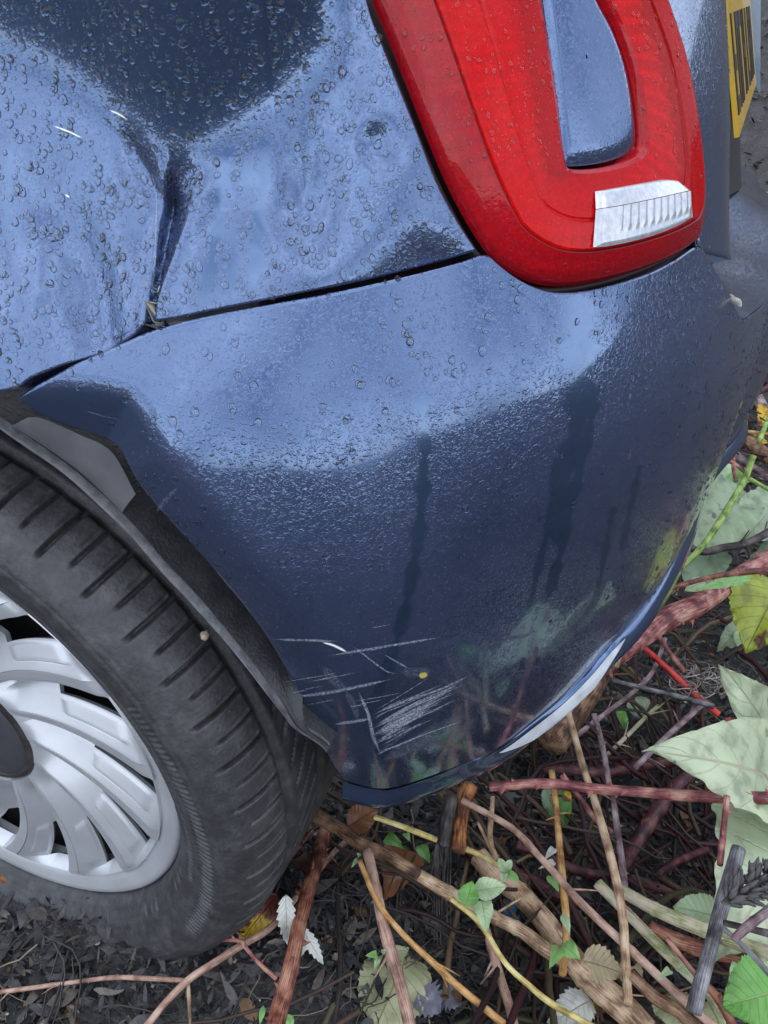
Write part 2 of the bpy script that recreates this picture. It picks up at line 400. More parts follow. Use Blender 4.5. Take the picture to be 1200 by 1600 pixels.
def quarter_disp(px, py, t, z):
    h = np.zeros(px.shape)
    vx = np.arange(-400, 760, 4.0); vy = np.interp(vx, [p[0] for p in VALLEY], [p[1] for p in VALLEY])
    ker = np.exp(-(np.arange(-20, 21)*4/26.0)**2); vy = np.convolve(np.pad(vy, 20, 'edge'), ker/ker.sum(), 'valid')
    d = (np.interp(px, vx, vy)-py)*.8        # + above the line
    up = softplus(d, 38)
    edge = sstep(-sdist(px, py, SEAM_Q)[0]*-1, 0, 150)   # 0 on the seam, 1 away from it
    inb = (1-sstep(px, 540, 700))
    # above the V the sheet leans outwards again (overhang), below it is a shelf facing the sky
    h += .00022*np.minimum(up, 190)*inb
    h -= .010*np.exp(-softplus(-d, 34)/190)*inb*edge
    # pinched fold running down to the torn corner
    df, uf = sdist(px, py, FOLD)
    wf = np.exp(-(np.abs(df)/30)**2)*sstep(py, 240, 330)*(1-sstep(py, 505, 530))
    xl = np.interp(py, [250, 290, 350, 410, 470, 510], [262, 252, 247, 242, 236, 230]); xr_ = np.interp(py, [250, 262, 320, 380, 440, 510], [314, 320, 298, 276, 256, 238])
    sl = np.clip((px-xl)/np.maximum(xr_-xl, 4), -4, 6)
    win = sstep(py, 225, 320)*(1-.35*sstep(py, 470, 515))
    saw = np.where(sl < 0, -np.exp(sl*1.2)*0+0, 0)
    drop_ = sstep(sl, -.08, .06)*(1-np.clip(sl, 0, 1)**.8)     # step down at the tear, climbing back over the narrow facet
    h -= .0095*drop_*win
    h += .0020*np.exp(-((px-xr_-6)/26)**2)*win+.0016*np.exp(-((px-xl+8)/12)**2)*win
    # crease coming down from the left into the fold, and the vertical furrow left of it
    d3, u3 = sdist(px, py, [(150, 165), (195, 225), (222, 275), (245, 320)])
    h -= .0042*np.exp(-(d3/20)**2)*sstep(u3, .05, .7)
    d4, u4 = sdist(px, py, [(98, 300), (115, 370), (135, 440), (150, 530)])
    h -= .0085*np.exp(-(d4/42)**2)*sstep(py, 270, 450)
    d5 = np.hypot((px-60)/85, (py-470)/75); h += .0034*np.exp(-d5**2)
    # round knock right of the fold, and the small pit below the lamp edge
    d6 = np.hypot((px-478)/36, (py-300)/75); h -= .0070*np.exp(-d6**2)
    d7 = np.hypot((px-600)/32, (py-222)/34); h -= .0050*np.exp(-d7**3)
    # rolled edge towards seam on the right
    d8, _ = sdist(px, py, [(470, 475), (560, 425), (640, 345), (700, 300)])
    h -= .00013*softplus(-d8, 14)*sstep(px, 430, 540)
    d9, _ = sdist(px, py, [(330, 300), (420, 380), (500, 440)]); h += .0018*np.exp(-(d9/40)**2)
    d10, _ = sdist(px, py, [(30, 230), (60, 330), (40, 420)]); h -= .0007*np.exp(-(d10/30)**2)
    h += .0008*np.sin(px/60+.5)*np.sin(py/75+1.7)*edge
    dlamp = np.abs(sdist(px, py, LAMP_L[::-1])[0])
    return h*sstep(dlamp, 0, 90)
RUNS_Q = [([(417, -10), (419, 90), (422, 130), (427, 175)], 4, .1), ([(352, 240), (340, 330), (330, 400), (322, 470)], 9, .1), ([(410, 225), (405, 330), (398, 440)], 11, .1),
          ([(385, 250), (383, 300)], 7, .1), ([(365, 360), (360, 450)], 6, .1), ([(3, 230), (3, 350)], 6, .1)]
def quarter_bead(px, py):
    vy = np.interp(px, [p[0] for p in VALLEY], [p[1] for p in VALLEY])
    return run_mask(px, py, RUNS_Q)*(1-.72*sstep(vy-py, -10, 40)*(1-sstep(px, 470, 600)))
quart_o, QP, QN, QQ = panel('quarter_panel', QTZ, PAINT, car, quarter_disp, bead=quarter_bead, back=.02)

# dark inner body so the shut lines read as deep gaps
tt, zz = np.meshgrid(np.linspace(.02, LT*2-.5, 90), np.linspace(.66, .98, 16))
Pi = surf(tt, zz, flare=0)-surf_n(tt, zz, flare=0)*.075
mesh_obj('inner_shell', Pi.reshape(-1, 3), grid_faces(16, 90), BLACK, car)

# --- ledge on top of the rear bumper, behind the tailgate ------------------------
tcol = BTZ[-1, :, 0]; c0 = int(np.argmin(np.hypot(BTZ[-1, :, 0]-ledge[0, 0], BTZ[-1, :, 1]-ledge[0, 1])))
e_ = BP[-1, c0:]; n_ = BN[-1, c0:].copy(); n_[:, 2] = 0; n_ /= np.linalg.norm(n_, axis=1, keepdims=True)
gk = sstep(np.arange(len(e_)), 0, 40)[:, None]
rows = [e_-n_*.0008+[0, 0, .0008]]
for i_, u_ in ((.008, .004), (.03, .008), (.06, .014), (.09, .03)): rows.append(e_-n_*i_*(.25+.75*gk)+np.array([0, 0, 1.0])*u_)
led = mesh_obj('bumper_ledge', np.concatenate(rows), grid_faces(len(rows), len(e_)), PAINT, car)
at = led.data.attributes.new('bead', 'FLOAT', 'POINT'); at.data.foreach_set('value', [.6]*(len(rows)*len(e_)))

# --- tail lamp ---------------------------------------------------------------------
def lens_mat(name, col, facet, rough=.12, clear=0):
    m, N, L, P = new_mat(name)
    P.inputs['Base Color'].default_value = rgb(col); P.inputs['Roughness'].default_value = rough
    P.inputs['Coat Weight'].default_value = 1; P.inputs['Coat Roughness'].default_value = .03; P.inputs['Specular IOR Level'].default_value = 0; P.inputs['Coat IOR'].default_value = 1.42
    b, h = wet_layer(N, L, strength=.15, scale=330, runs=False)
    L.new(b.outputs[0], P.inputs['Coat Normal'])
    tc = N.new('ShaderNodeTexCoord')
    v = N.new('ShaderNodeTexVoronoi'); v.inputs['Scale'].default_value = 900; v.distance = 'CHEBYCHEV'
    L.new(tc.outputs['Object'], v.inputs['Vector'])
    b2 = N.new('ShaderNodeBump'); b2.inputs['Strength'].default_value = facet; b2.inputs['Distance'].default_value = .001
    L.new(v.outputs['Distance'], b2.inputs['Height']); L.new(b.outputs[0], b2.inputs['Normal']); L.new(b2.outputs[0], P.inputs['Normal'])
    # reflector cells seen through the lens: slight darker and paler cells
    sep = N.new('ShaderNodeSeparateColor'); L.new(v.outputs['Color'], sep.inputs[0])
    r = ramp(N, [(0, tuple(c*.9 for c in col)), (.7, col), (1, (min(1, col[0]*1.05), col[1]+.008, col[2]+.008))])
    L.new(sep.outputs[0], r.inputs[0]); L.new(r.outputs[0], P.inputs['Base Color'])
    if clear:
        tr = N.new('ShaderNodeBsdfTransparent'); tr.inputs[0].default_value = (.95, .035, .03, 1); mxs = N.new('ShaderNodeMixShader'); mxs.inputs[0].default_value = clear
        L.new(P.outputs[0], mxs.inputs[1]); L.new(tr.outputs[0], mxs.inputs[2]); L.new(mxs.outputs[0], N['Material Output'].inputs[0])
    return m
LENS = lens_mat('red_lens', (.72, .011, .013), .06, .08, .55)
LENS_RIM = lens_mat('dark_red_lens', (.40, .005, .012), 0.02, .06, .25)
SEAMR = simple('dark_red_seam', (.10, .004, .006), .4)
CLEAR = simple('clear_lens', (.56, .57, .60), .06, metal=.3, coat=1, noise=.22, nscale=300, bump=.10, bscale=500)
OUTER = dict(l=[(520, -160), (548, -90), (583, 0), (606, 55), (636, 130), (669, 215), (699, 285), (732, 348), (759, 390)],
             b=[(759, 390), (781, 412), (810, 431), (845, 444), (890, 446), (950, 436), (1010, 418), (1060, 396), (1087, 377)],
             r=[(1087, 377), (1093, 350), (1091, 290), (1083, 220), (1066, 120), (1046, 50), (1030, 0), (1005, -70), (970, -140)],
             t=[(970, -140), (930, -200), (850, -250), (740, -265), (620, -240), (545, -205), (520, -160)])
INNER = dict(l=[(838, -70), (842, 0), (852, 70), (864, 150), (871, 215), (877, 258)],
             b=[(877, 258), (886, 263), (930, 259), (960, 251), (978, 242)],
             r=[(978, 242), (989, 226), (988, 190), (975, 115), (952, 50), (925, 0), (895, -65)],
             t=[(895, -65), (880, -95), (862, -100), (846, -92), (838, -70)])
NSEG = 60
def closed(D): return np.vstack([resample(trace(D[k]), NSEG+1)[:-1] for k in 'lbrt'])
oTZ = closed(OUTER); iTZ = closed(INNER); nl = len(oTZ)
lamp = empty('tail_lamp'); lamp.parent = car
def ring(name, k0, k1, K, hf, mat):
    ks = np.linspace(k0, k1, K); rows = []
    for k in ks:
        TZ = oTZ*(1-k)+iTZ*k
        rows.append(surf(TZ[:, 0], TZ[:, 1])+surf_n(TZ[:, 0], TZ[:, 1])*hf(k))
    return mesh_obj(name, np.concatenate(rows), grid_faces(K, nl, wrap=True, flip=False), mat, lamp)
HK = ([-.03, 0, .03, .10, .24, .262, .275, .29, .51, .535, .56, .93, .97, 1.0], [-.012, -.002, .003, .0065, .0115, .0122, .0110, .0128, .0122, .0104, .0112, .0066, .0050, -.012])
hk = lambda k: float(np.interp(k, *HK))
ring('lens_border', -.0, .258, 16, hk, LENS_RIM)
ring('lens', .275, .93, 90, hk, LENS)
ring('lens_seam', .258, .275, 4, hk, SEAMR)
ring('lens_inner_edge', .93, 1.0, 8, hk, LENS_RIM)
def gasket():
    rows = []
    for k, h in ((-.10, -.020), (-.06, -.008), (-.02, -.006), (.0, -.008)):
        TZ = oTZ*(1-k)+iTZ*k; rows.append(surf(TZ[:, 0], TZ[:, 1])+surf_n(TZ[:, 0], TZ[:, 1])*h)
    mesh_obj('gasket', np.concatenate(rows), grid_faces(4, nl, wrap=True), BLACK, lamp)
gasket()
REFL = simple('lamp_reflector', (.84, .82, .80), .25, metal=.25, noise=.2, nscale=200)
def reflector():
    rows = []; jj = np.arange(nl)
    for i_, k in enumerate(np.linspace(.09, .95, 60)):
        TZ = oTZ*(1-k)+iTZ*k
        h = hk(k)-.009-.006*math.sin(math.pi*k)-.0038*np.abs(np.sin(jj*.785))-.0028*abs(math.sin(k*22))
        rows.append(surf(TZ[:, 0], TZ[:, 1])+surf_n(TZ[:, 0], TZ[:, 1])*h[:, None])
    mesh_obj('reflector', np.concatenate(rows), grid_faces(60, nl, wrap=True), REFL, lamp, smooth=False)
reflector()
c_ = iTZ.mean(0); rows = []
for k in np.linspace(1, 0.02, 14):
    TZ = c_+(iTZ-c_)*k*.985; rows.append(surf(TZ[:, 0], TZ[:, 1])+surf_n(TZ[:, 0], TZ[:, 1])*(.002+.0025*min(1, (1-k)*8)+.02*(TZ[:, 1]-c_[1]))[:, None])
ins = mesh_obj('painted_insert', np.concatenate(rows), grid_faces(14, nl, wrap=True), PAINT, lamp)
at = ins.data.attributes.new('bead', 'FLOAT', 'POINT'); at.data.foreach_set('value', [.8]*(14*nl))
# reversing lamp: an upper frosted facet and a fluted front
def facet(name, Bp, Tp, hfun, mat, n=90, m=14, lift=.0154):
    B2 = resample(trace(Bp), n); T2 = resample(trace(Tp), n)
    v = np.linspace(0, 1, m)[:, None, None]; TZ = (1-v)*B2[None]+v*T2[None]
    uu, vv = np.meshgrid(np.linspace(0, 1, n), np.linspace(0, 1, m))
    h = lift+hfun(uu, vv)
    P = surf(TZ[..., 0], TZ[..., 1])+surf_n(TZ[..., 0], TZ[..., 1])*h[..., None]
    return mesh_obj(name, P.reshape(-1, 3), grid_faces(m, n), mat, lamp)
rim_ = lambda u, v: -.0014*(1-sstep(np.minimum(np.minimum(u, 1-u)*6, v*4), 0, .45))
facet('reversing_lens', [(896, 391), (922, 389), (980, 375), (1024, 358), (1046, 345)], [(904, 333), (936, 328), (984, 318), (1023, 309), (1049, 303)],
      lambda u, v: .0008*np.abs(np.sin(u*math.pi*13))*sstep(v, .25, .5)*sstep(u, .12, .25)-.0020*v+rim_(u, v), CLEAR, 160, 24)
facet('reversing_lens_top', [(904, 332), (936, 327), (984, 317), (1023, 308), (1049, 302)], [(909, 304), (941, 298), (984, 290), (1016, 285), (1037, 287)],
      lambda u, v: -.0020-.0028*v+rim_(u, 1-v), CLEAR, 80, 10)

# --- tailgate ------------------------------------------------------------------------
tl = trace([(1100, 392), (1097, 350), (1095, 290), (1087, 220), (1070, 120), (1050, 50), (1034, 0), (1008, -70)])
tl = np.vstack([tl, [[tl[-1, 0]-.02, tl[-1, 1]+.06], [tl[-1, 0]-.03, 1.0]]])
NT, MT = 160, 90
Lt = resample(tl, MT); Rt2 = Lt.copy(); Rt2[:, 0] = 2*LT-Lt[:, 0]
Bt = np.stack([np.linspace(Lt[0, 0], Rt2[0, 0], NT), np.interp(np.linspace(0, 1, NT), [0, .06, .12, .5, .88, .94, 1], [Lt[0, 1], .655, .645, .64, .645, .655, Lt[0, 1]])], -1)
Tt = np.stack([np.linspace(Lt[-1, 0], Rt2[-1, 0], NT), np.full(NT, Lt[-1, 1])], -1)
TTZ = tfi(Bt, Tt, Lt, Rt2)
tail_o, TP, TN, TQ = panel('tailgate', TTZ, PAINT, car, lambda px, py, t, z: -.004-.046*sstep(np.minimum(t, 2*LT-t), .685, .88)-.045*sstep(np.minimum(t, 2*LT-t), .95, LT), bead=lambda px, py: np.full(px.shape, .5))
YEL = simple('plate_yellow', (.72, .42, .015), .35, coat=.5, noise=.15, nscale=30)
INK = simple('plate_black', (.01, .01, .01), .4)
plate = empty('number_plate'); plate.parent = car
def plate_frame(): # origin bottom centre, x axis along +Y world, up axis along tailgate slope
    a = Vector(at_y(1155, 214, .55)); b = Vector(at_y(1182, 130, 1.07)); c = Vector(at_y(1136, -12, .55))
    ax = (b-a).normalized(); o = a+ax*.26; up = (c-a); up = (up-ax*up.dot(ax)).normalized()
    return o, ax, up, ax.cross(up).normalized()
po, pa, pu, pn = plate_frame()
if pn.x < 0: pn = -pn
def plate_box(name, x0, x1, y0, y1, d0, d1, mat):
    V = []
    for d in (d0, d1):
        for x, y in ((x0, y0), (x1, y0), (x1, y1), (x0, y1)): V.append(po+pa*x+pu*y+pn*d)
    return mesh_obj(name, V, [(3, 2, 1, 0), (4, 5, 6, 7), (0, 1, 5, 4), (1, 2, 6, 5), (2, 3, 7, 6), (3, 0, 4, 7)], mat, plate, smooth=False)
plate_box('plate_body', -.26, .26, 0, .111, -.004, 0, YEL)
GL = ['|_-', '|]', '|^', '||-', '|_', '|]-', '||^']
def glyph(x, g):
    V = []; Fc = []
    def bar(x0, x1, y0, y1):
        b = len(V)
        for d in (.0003, .0009):
            for a, c in ((x0, y0), (x1, y0), (x1, y1), (x0, y1)): V.append(po+pa*a+pu*c+pn*d)
        Fc.extend([tuple(b+i for i in f) for f in ((4, 5, 6, 7), (0, 1, 5, 4), (1, 2, 6, 5), (2, 3, 7, 6), (3, 0, 4, 7))])
    bar(x-.025, x-.011, .016, .095)
    if g.count('|') > 1 or ']' in g: bar(x+.011, x+.025, .016, .095)
    if '_' in g: bar(x-.0105, x+.0105 if ('|' not in g[1:] and ']' not in g) else x+.0105, .016, .030)
    if '-' in g: bar(x-.0105, x+.0105, .050, .063)
    if '^' in g or ']' in g: bar(x-.0105, x+.0105, .081, .095)
    mesh_obj('character', V, Fc, INK, plate, smooth=False)
for i, x in enumerate([-.222, -.161, -.10, -.039, .055, .116, .177]): glyph(x, GL[i])
TRIM = simple('tailgate_trim', (.16, .2, .27), .3, metal=.6, coat=.5, bump=.1)
bx = []
for k in range(2):
    for q in ((1181, 134), (1188, 148), (1189, -60), (1166, -60)): bx.append(Vector(at_y(q[0], q[1], 1.12+.05*(1-k))))
mesh_obj('tailgate_trim', bx, [(3, 2, 1, 0), (4, 5, 6, 7), (0, 1, 5, 4), (1, 2, 6, 5), (2, 3, 7, 6), (3, 0, 4, 7)], TRIM, car, smooth=False)

# --- wheel arch liner ------------------------------------------------------------------
LINER = [(5, 672), (50, 704), (100, 740), (150, 783), (200, 832), (250, 890), (300, 942), (350, 1000), (400, 1060), (450, 1126), (500, 1192)]
lp = resample(np.array([at_y(x, y, .030) for x, y in LINER]), 120)
# carry the lip on round the top of the wheel
a_end = math.atan2(lp[0, 2]-HUBZ, lp[0, 0]); extra = []
for a in np.linspace(a_end+1.7, a_end+.03, 50): extra.append((.316*math.cos(a), .03, HUBZ+.316*math.sin(a)))
lp = np.vstack([extra, lp]); nlp = len(lp)
lp[:, 1] += .010*sstep(np.arange(nlp), nlp-16, nlp-1)
rad = lp.copy(); rad[:, 1] = 0; rad[:, 2] -= HUBZ; rad /= np.linalg.norm(rad, axis=1, keepdims=True)
ydir = np.array([0, 1.0, 0])
wob = (.0003*np.sin(np.arange(nlp)*.21))[:, None]
tap = (1-.97*sstep(np.arange(nlp), nlp-60, nlp-6))[:, None]
rows_l = [lp+ydir*.006-rad*.0005, lp-ydir*.0010+rad*.0004+wob*ydir, lp-ydir*.0016+rad*.0014+wob*ydir, lp-ydir*.0008+rad*.0026*tap, lp+ydir*.004+rad*.0032*tap]
rows_d = [lp+ydir*.004+rad*.0032*tap, lp+ydir*.020*tap+rad*.0075*tap, lp+ydir*.036*tap+rad*.012*tap, lp+ydir*.060*tap+rad*.016*tap, lp+ydir*.078*tap+rad*.045*tap]
mesh_obj('arch_liner', np.concatenate(rows_d), grid_faces(len(rows_d), nlp), PLASTIC, car)
mesh_obj('liner_inner', np.concatenate([lp+ydir*.20+rad*.012, lp+ydir*.05+rad*.004, lp+ydir*.006-rad*.0005]), grid_faces(3, nlp), PLASTIC, car)
mesh_obj('liner_lip', np.concatenate(rows_l), grid_faces(len(rows_l), nlp), simple('highlit_plastic', (.15, .15, .16), .5, noise=.45, nscale=160, bump=.3, bscale=500), car)  # highlight along the lip, put into a paler grey than the liner
# raised edge line and pale inner panel seen through the gap
g1 = resample(np.array([at_y(x, y, .034) for x, y in [(14, 668), (30, 668), (60, 664), (66, 663)]]), 12)
PB = [(10, 668), (55, 698), (105, 735), (150, 776), (188, 812)]; PT = [(44, 652), (66, 654), (126, 680), (174, 706), (212, 772)]
b3 = resample(np.array([at_y(x, y, .040) for x, y in PB]), 40); t3 = resample(np.array([at_y(x, y, .034) for x, y in PT]), 40)
v = np.linspace(0, 1, 8)[:, None, None]; G = (1-v)*b3[None]+v*t3[None]; G[..., 1] -= .004*np.sin(np.linspace(0, np.pi, 8))[:, None]
mesh_obj('arch_gap_panel', G.reshape(-1, 3), grid_faces(8, 40), FOAM, car)
# dark inner arch behind it
aa = np.radians(np.linspace(8, 200, 60)); ii = []
for yy, rr in ((.10, .335), (.13, .33), (.30, .33), (.30, .05)):
    ii.append(np.stack([rr*np.cos(aa), np.full(60, yy), HUBZ+rr*np.sin(aa)], -1))
mesh_obj('wheel_well', np.concatenate(ii), grid_faces(4, 60), BLACK, car)

# --- wheel --------------------------------------------------------------------------------
wheel = empty('wheel', (0, 0, HUBZ)); wheel.parent = car
def tyre_mat():
    m, N, L, P = new_mat('tyre_rubber')
    tc = N.new('ShaderNodeTexCoord')
    n = N.new('ShaderNodeTexNoise'); n.inputs['Scale'].default_value = 75; n.inputs['Detail'].default_value = 10; n.inputs['Roughness'].default_value = .75
    L.new(tc.outputs['Object'], n.inputs['Vector'])
    n2 = N.new('ShaderNodeTexNoise'); n2.inputs['Scale'].default_value = 9; n2.inputs['Detail'].default_value = 3
    L.new(tc.outputs['Object'], n2.inputs['Vector'])
    r = ramp(N, [(.34, (.022, .022, .024)), (.5, (.038, .038, .041)), (.68, (.072, .071, .072))]); L.new(n.outputs[0], r.inputs[0])
    # wet foot of the tyre: dark below a ragged line
    sx = N.new('ShaderNodeSeparateXYZ'); L.new(tc.outputs['Object'], sx.inputs[0])
    ad = N.new('ShaderNodeMath'); ad.operation = 'MULTIPLY_ADD'; ad.inputs[1].default_value = .12; L.new(n2.outputs[0], ad.inputs[0]); L.new(sx.outputs[2], ad.inputs[2])
    mr = N.new('ShaderNodeMapRange'); mr.inputs[1].default_value = -.182; mr.inputs[2].default_value = -.172; L.new(ad.outputs[0], mr.inputs[0])
    mx = N.new('ShaderNodeMix'); mx.data_type = 'RGBA'; L.new(mr.outputs[0], mx.inputs[0])
    mx.inputs[6].default_value = (.016, .017, .02, 1); L.new(r.outputs[0], mx.inputs[7]); L.new(mx.outputs[2], P.inputs['Base Color'])
    P.inputs['Roughness'].default_value = .5
    b = N.new('ShaderNodeBump'); b.inputs['Strength'].default_value = .35; b.inputs['Distance'].default_value = .0015
    n3 = N.new('ShaderNodeTexNoise'); n3.inputs['Scale'].default_value = 340; n3.inputs['Detail'].default_value = 4; L.new(tc.outputs['Object'], n3.inputs['Vector'])
    L.new(n3.outputs[0], b.inputs['Height']); L.new(b.outputs[0], P.inputs['Normal'])
    return m
TYRE = tyre_mat()
SILVER = simple('silver_trim', (.56, .57, .60), .36, metal=.45, coat=.2, noise=.12, nscale=25, alt=(.49, .50, .525), bump=.06, bscale=900)
CAPM = simple('grey_cap', (.055, .058, .068), .3, coat=.4, noise=.2, nscale=80)
CAPR = simple('cap_ring', (.16, .14, .14), .18, metal=.7, noise=.5, nscale=60)
prof = resample(np.array([(.190, .040), (.1965, .034), (.199, .027), (.205, .020), (.212, .0135), (.222, .0075), (.236, .0030), (.250, .0022), (.262, .0055), (.272, .0115), (.2795, .019), (.285, .0275), (.2885, .0370), (.2905, .048), (.2915, .07), (.292, .10), (.2915, .135), (.289, .155), (.281, .170), (.262, .180), (.235, .184), (.2, .165)]), 150)
th = np.concatenate([np.linspace(-2.2, 1.75, 1760, endpoint=False), np.linspace(1.75, 2*np.pi-2.2, 160, endpoint=False)]); NTH = len(th)
dp = np.gradient(prof, axis=0); pnrm = np.stack([dp[:, 1], -dp[:, 0]], -1); pnrm /= np.linalg.norm(pnrm, axis=1, keepdims=True)
# outward = larger r on the tread, smaller y on the side
pnrm *= np.where((pnrm[:, 0]*(prof[:, 0]-.24)+pnrm[:, 1]*(prof[:, 1]-.09)) > 0, 1, -1)[:, None]
TH, SI = np.meshgrid(th, np.arange(150)); Rr = prof[SI, 0]; Yy = prof[SI, 1]
D = np.zeros(TH.shape)
tread = Rr > .268
def slots(per, phase, ylo, yhi, wid, depth, curve):
    ph = ((TH*per/(2*np.pi)+phase+curve*(Yy-.03)*per/(2*np.pi)) % 1.0)-.5
    ww = wid/(.288*2*np.pi/per)
    g = np.exp(-(np.abs(ph)/ww)**4)
    return -depth*g*sstep(Yy, ylo, ylo+.004)*(1-sstep(Yy, yhi-.002, yhi))*tread
D += slots(46, 0, .0115, .0520, .0019, .0075, 0)
D += slots(46, .5, .0185, .0520, .0015, .0055, 0)
D += slots(92, .25, .030, .047, .0008, .0016, 0)
D += slots(70, .1, .063, .10, .002, .004, -4)
for yg in (.0545, .103, .148): D -= .0065*np.exp(-((Yy-yg)/.0038)**4)*(Rr > .28)
side = (Yy < .03) & (Rr < .272)
rib = (.5*np.tanh(2.5*np.sin(th*300)))[None, :]
bandm = np.exp(-((Rr-.2385)/.0068)**6)+.8*np.exp(-((Rr-.2195)/.0030)**6)*(np.sin(TH*3+.4) > -.2)
D += .0016*rib*bandm*side*(np.sin(TH*4+1.3) > -.55)
for rg, a in ((.2285, .0012), (.2485, .0010), (.2145, .0010), (.203, .0010), (.2555, .0006)): D += a*np.exp(-((Rr-rg)/.0012)**2)*side
# raised blocks of worn lettering
let = (np.sin(TH*110) > .0)*(np.sin(TH*17+.7) > .3)*np.exp(-((Rr-.2085)/.0030)**6)*side
D += .0010*let
NR_ = pnrm[SI]
R2 = Rr+NR_[..., 0]*D; Y2 = Yy+NR_[..., 1]*D
R2 = np.where(R2 > .235, .235+(R2-.235)*.74, R2)        # low tyre, part flat
# squashed foot, standing in the mud
Vx = R2*np.cos(TH); Vz = R2*np.sin(TH)
foot = sstep(-Vz, .22, .29)
Y2 = Y2-foot*.010*np.exp(-((Yy-.01)/.03)**2)
Vz = np.where(Vz < -.262, -.262+(Vz+.262)*.3, Vz)
mesh_obj('tyre', np.stack([Vx, Y2, Vz], -1).reshape(-1, 3), grid_faces(150, NTH, wrap=True), TYRE, wheel)
def lathe(name, pr, mat, n=180, parent=wheel):
    pr = np.array(pr); a = np.linspace(0, 2*np.pi, n, endpoint=False)
    V = np.stack([np.outer(pr[:, 0], np.cos(a)), np.repeat(pr[:, 1][:, None], n, 1), np.outer(pr[:, 0], np.sin(a))], -1).reshape(-1, 3)
    return mesh_obj(name, V, grid_faces(len(pr), n, wrap=True), mat, parent)
lathe('trim_ring', [(.173, .052), (.1755, .037), (.178, .0335), (.184, .0315), (.1895, .0292), (.1935, .0285), (.1960, .0300), (.1968, .0335), (.196, .045)], SILVER, 260)
lathe('centre_cap', [(.0005, .0275), (.030, .0278), (.050, .029), (.0525, .0305)], CAPM, 120)
lathe('cap_ring', [(.0525, .0305), (.054, .029), (.060, .0325), (.0655, .038), (.067, .046)], CAPR, 120)
lathe('brake_drum', [(.002, .085), (.10, .085), (.115, .09), (.118, .12), (.14, .13), (.185, .125), (.19, .06)], simple('drum_grey', (.05, .05, .055), .55, noise=.5, nscale=30), 90)
NSP = 14; DEL = 2*np.pi/NSP
def spoke_mesh():
    ul = np.concatenate([np.linspace(0, .16, 9), [.175], np.linspace(.19, .62, 26), np.linspace(.635, .97, 22), [.985, 1.0]]); wl_ = np.concatenate([np.linspace(0, .50, 22), np.linspace(.515, .945, 24), [.96, .98, 1.0]])
    nu, nr = len(ul), len(wl_); U, Rv = np.meshgrid(ul, .060+wl_*(.1775-.06))
    w = (Rv-.06)/(.1775-.06)
    swirl = -math.radians(29)*np.clip((Rv-.065)/.115, -.1, 1.1)
    bw = .16                                     # blade width share
    d = np.interp(U, [0, bw, bw+.03, .50, .62, .97, 1], [.0105, .0095, -.004, -.0035, .0005, .0098, .0105])
    tile = .0015*sstep(U, .66, .68)*(1-sstep(U, .84, .87))*sstep(w, .50, .54)*(1-sstep(w, .86, .90))
    d = d+tile
    d = .0085+(d-.0085)*sstep(w, .0, .16)         # settles towards the hub
    d = .0075+(d-.0075)*(1-sstep(w, .93, 1.0))    # and into the rim ring
    y = .0415-d*1.05
    TH_ = math.radians(65.2)-U*DEL+swirl
    V = np.stack([Rv*np.cos(TH_), y, Rv*np.sin(TH_)], -1).reshape(-1, 3)
    fs = []
    for f in grid_faces(nr, nu):
        i = f[0]//nu; j = f[0] % nu; uc = (ul[j]+ul[j+1])/2; wc = (wl_[i]+wl_[i+1])/2
        if .19 < uc < .62 and .50 < wc < .945: continue
        fs.append(f)
    return V, fs
Vs, Fs = spoke_mesh()
sp0 = mesh_obj('spoke', Vs, Fs, SILVER, wheel)
mod = sp0.modifiers.new('s', 'SOLIDIFY'); mod.thickness = .004; mod.offset = 0
mod2 = sp0.modifiers.new('e', 'EDGE_SPLIT'); mod2.split_angle = math.radians(24)
for k in range(1, NSP):
    c = sp0.copy(); COL.objects.link(c); c.rotation_euler = (0, k*DEL, 0)

# ------------------------------------------------------------------ ground
_NT = {}
def vnoise(x, y, seed, f):
    """cheap smooth value noise"""
    if seed not in _NT: _NT[seed] = np.random.default_rng(seed).random((64, 64))
    r = _NT[seed]; X_ = np.asarray(x)*f; Y_ = np.asarray(y)*f
    i = np.floor(X_).astype(int); j = np.floor(Y_).astype(int); u = X_-i; w = Y_-j
    u = u*u*(3-2*u); w = w*w*(3-2*w)
    g = lambda a, b: r[a % 64, b % 64]
    return (g(i, j)*(1-u)+g(i+1, j)*u)*(1-w)+(g(i, j+1)*(1-u)+g(i+1, j+1)*u)*w-.5
def gz(x, y):
    x = np.asarray(x, float); y = np.asarray(y, float)
    h = .046+.05*vnoise(x, y, 1, 2.2)+.03*vnoise(x, y, 2, 6)+.02*vnoise(x, y, 3, 17)+.010*vnoise(x, y, 4, 45)
    h = h+.078*np.exp(-((x-.20)/.17)**2-((y-.05)/.10)**2)-.075*np.exp(-((x-.62)/.13)**2-((y-.36)/.14)**2)      # mud pushed up beside the tyre
    h = h+2.3*sstep(y, 1.7, 6.0)+.25*sstep(x, 1.6, 4)             # bank on the far side
    return h
def axis(lo, hi, fine, far, n):
    c = np.arange(lo, hi+1e-6, fine); g = fine*np.cumprod(np.full(n, 1.18))
    a = lo-np.cumsum(g); b = hi+np.cumsum(g)
    return np.concatenate([a[::-1], c, b])
gx = axis(-.5, 1.3, .011, 60, 38); gy = axis(-.35, 2.4, .012, 60, 38)
GX, GY = np.meshgrid(gx, gy)
GZ = gz(GX, GY)
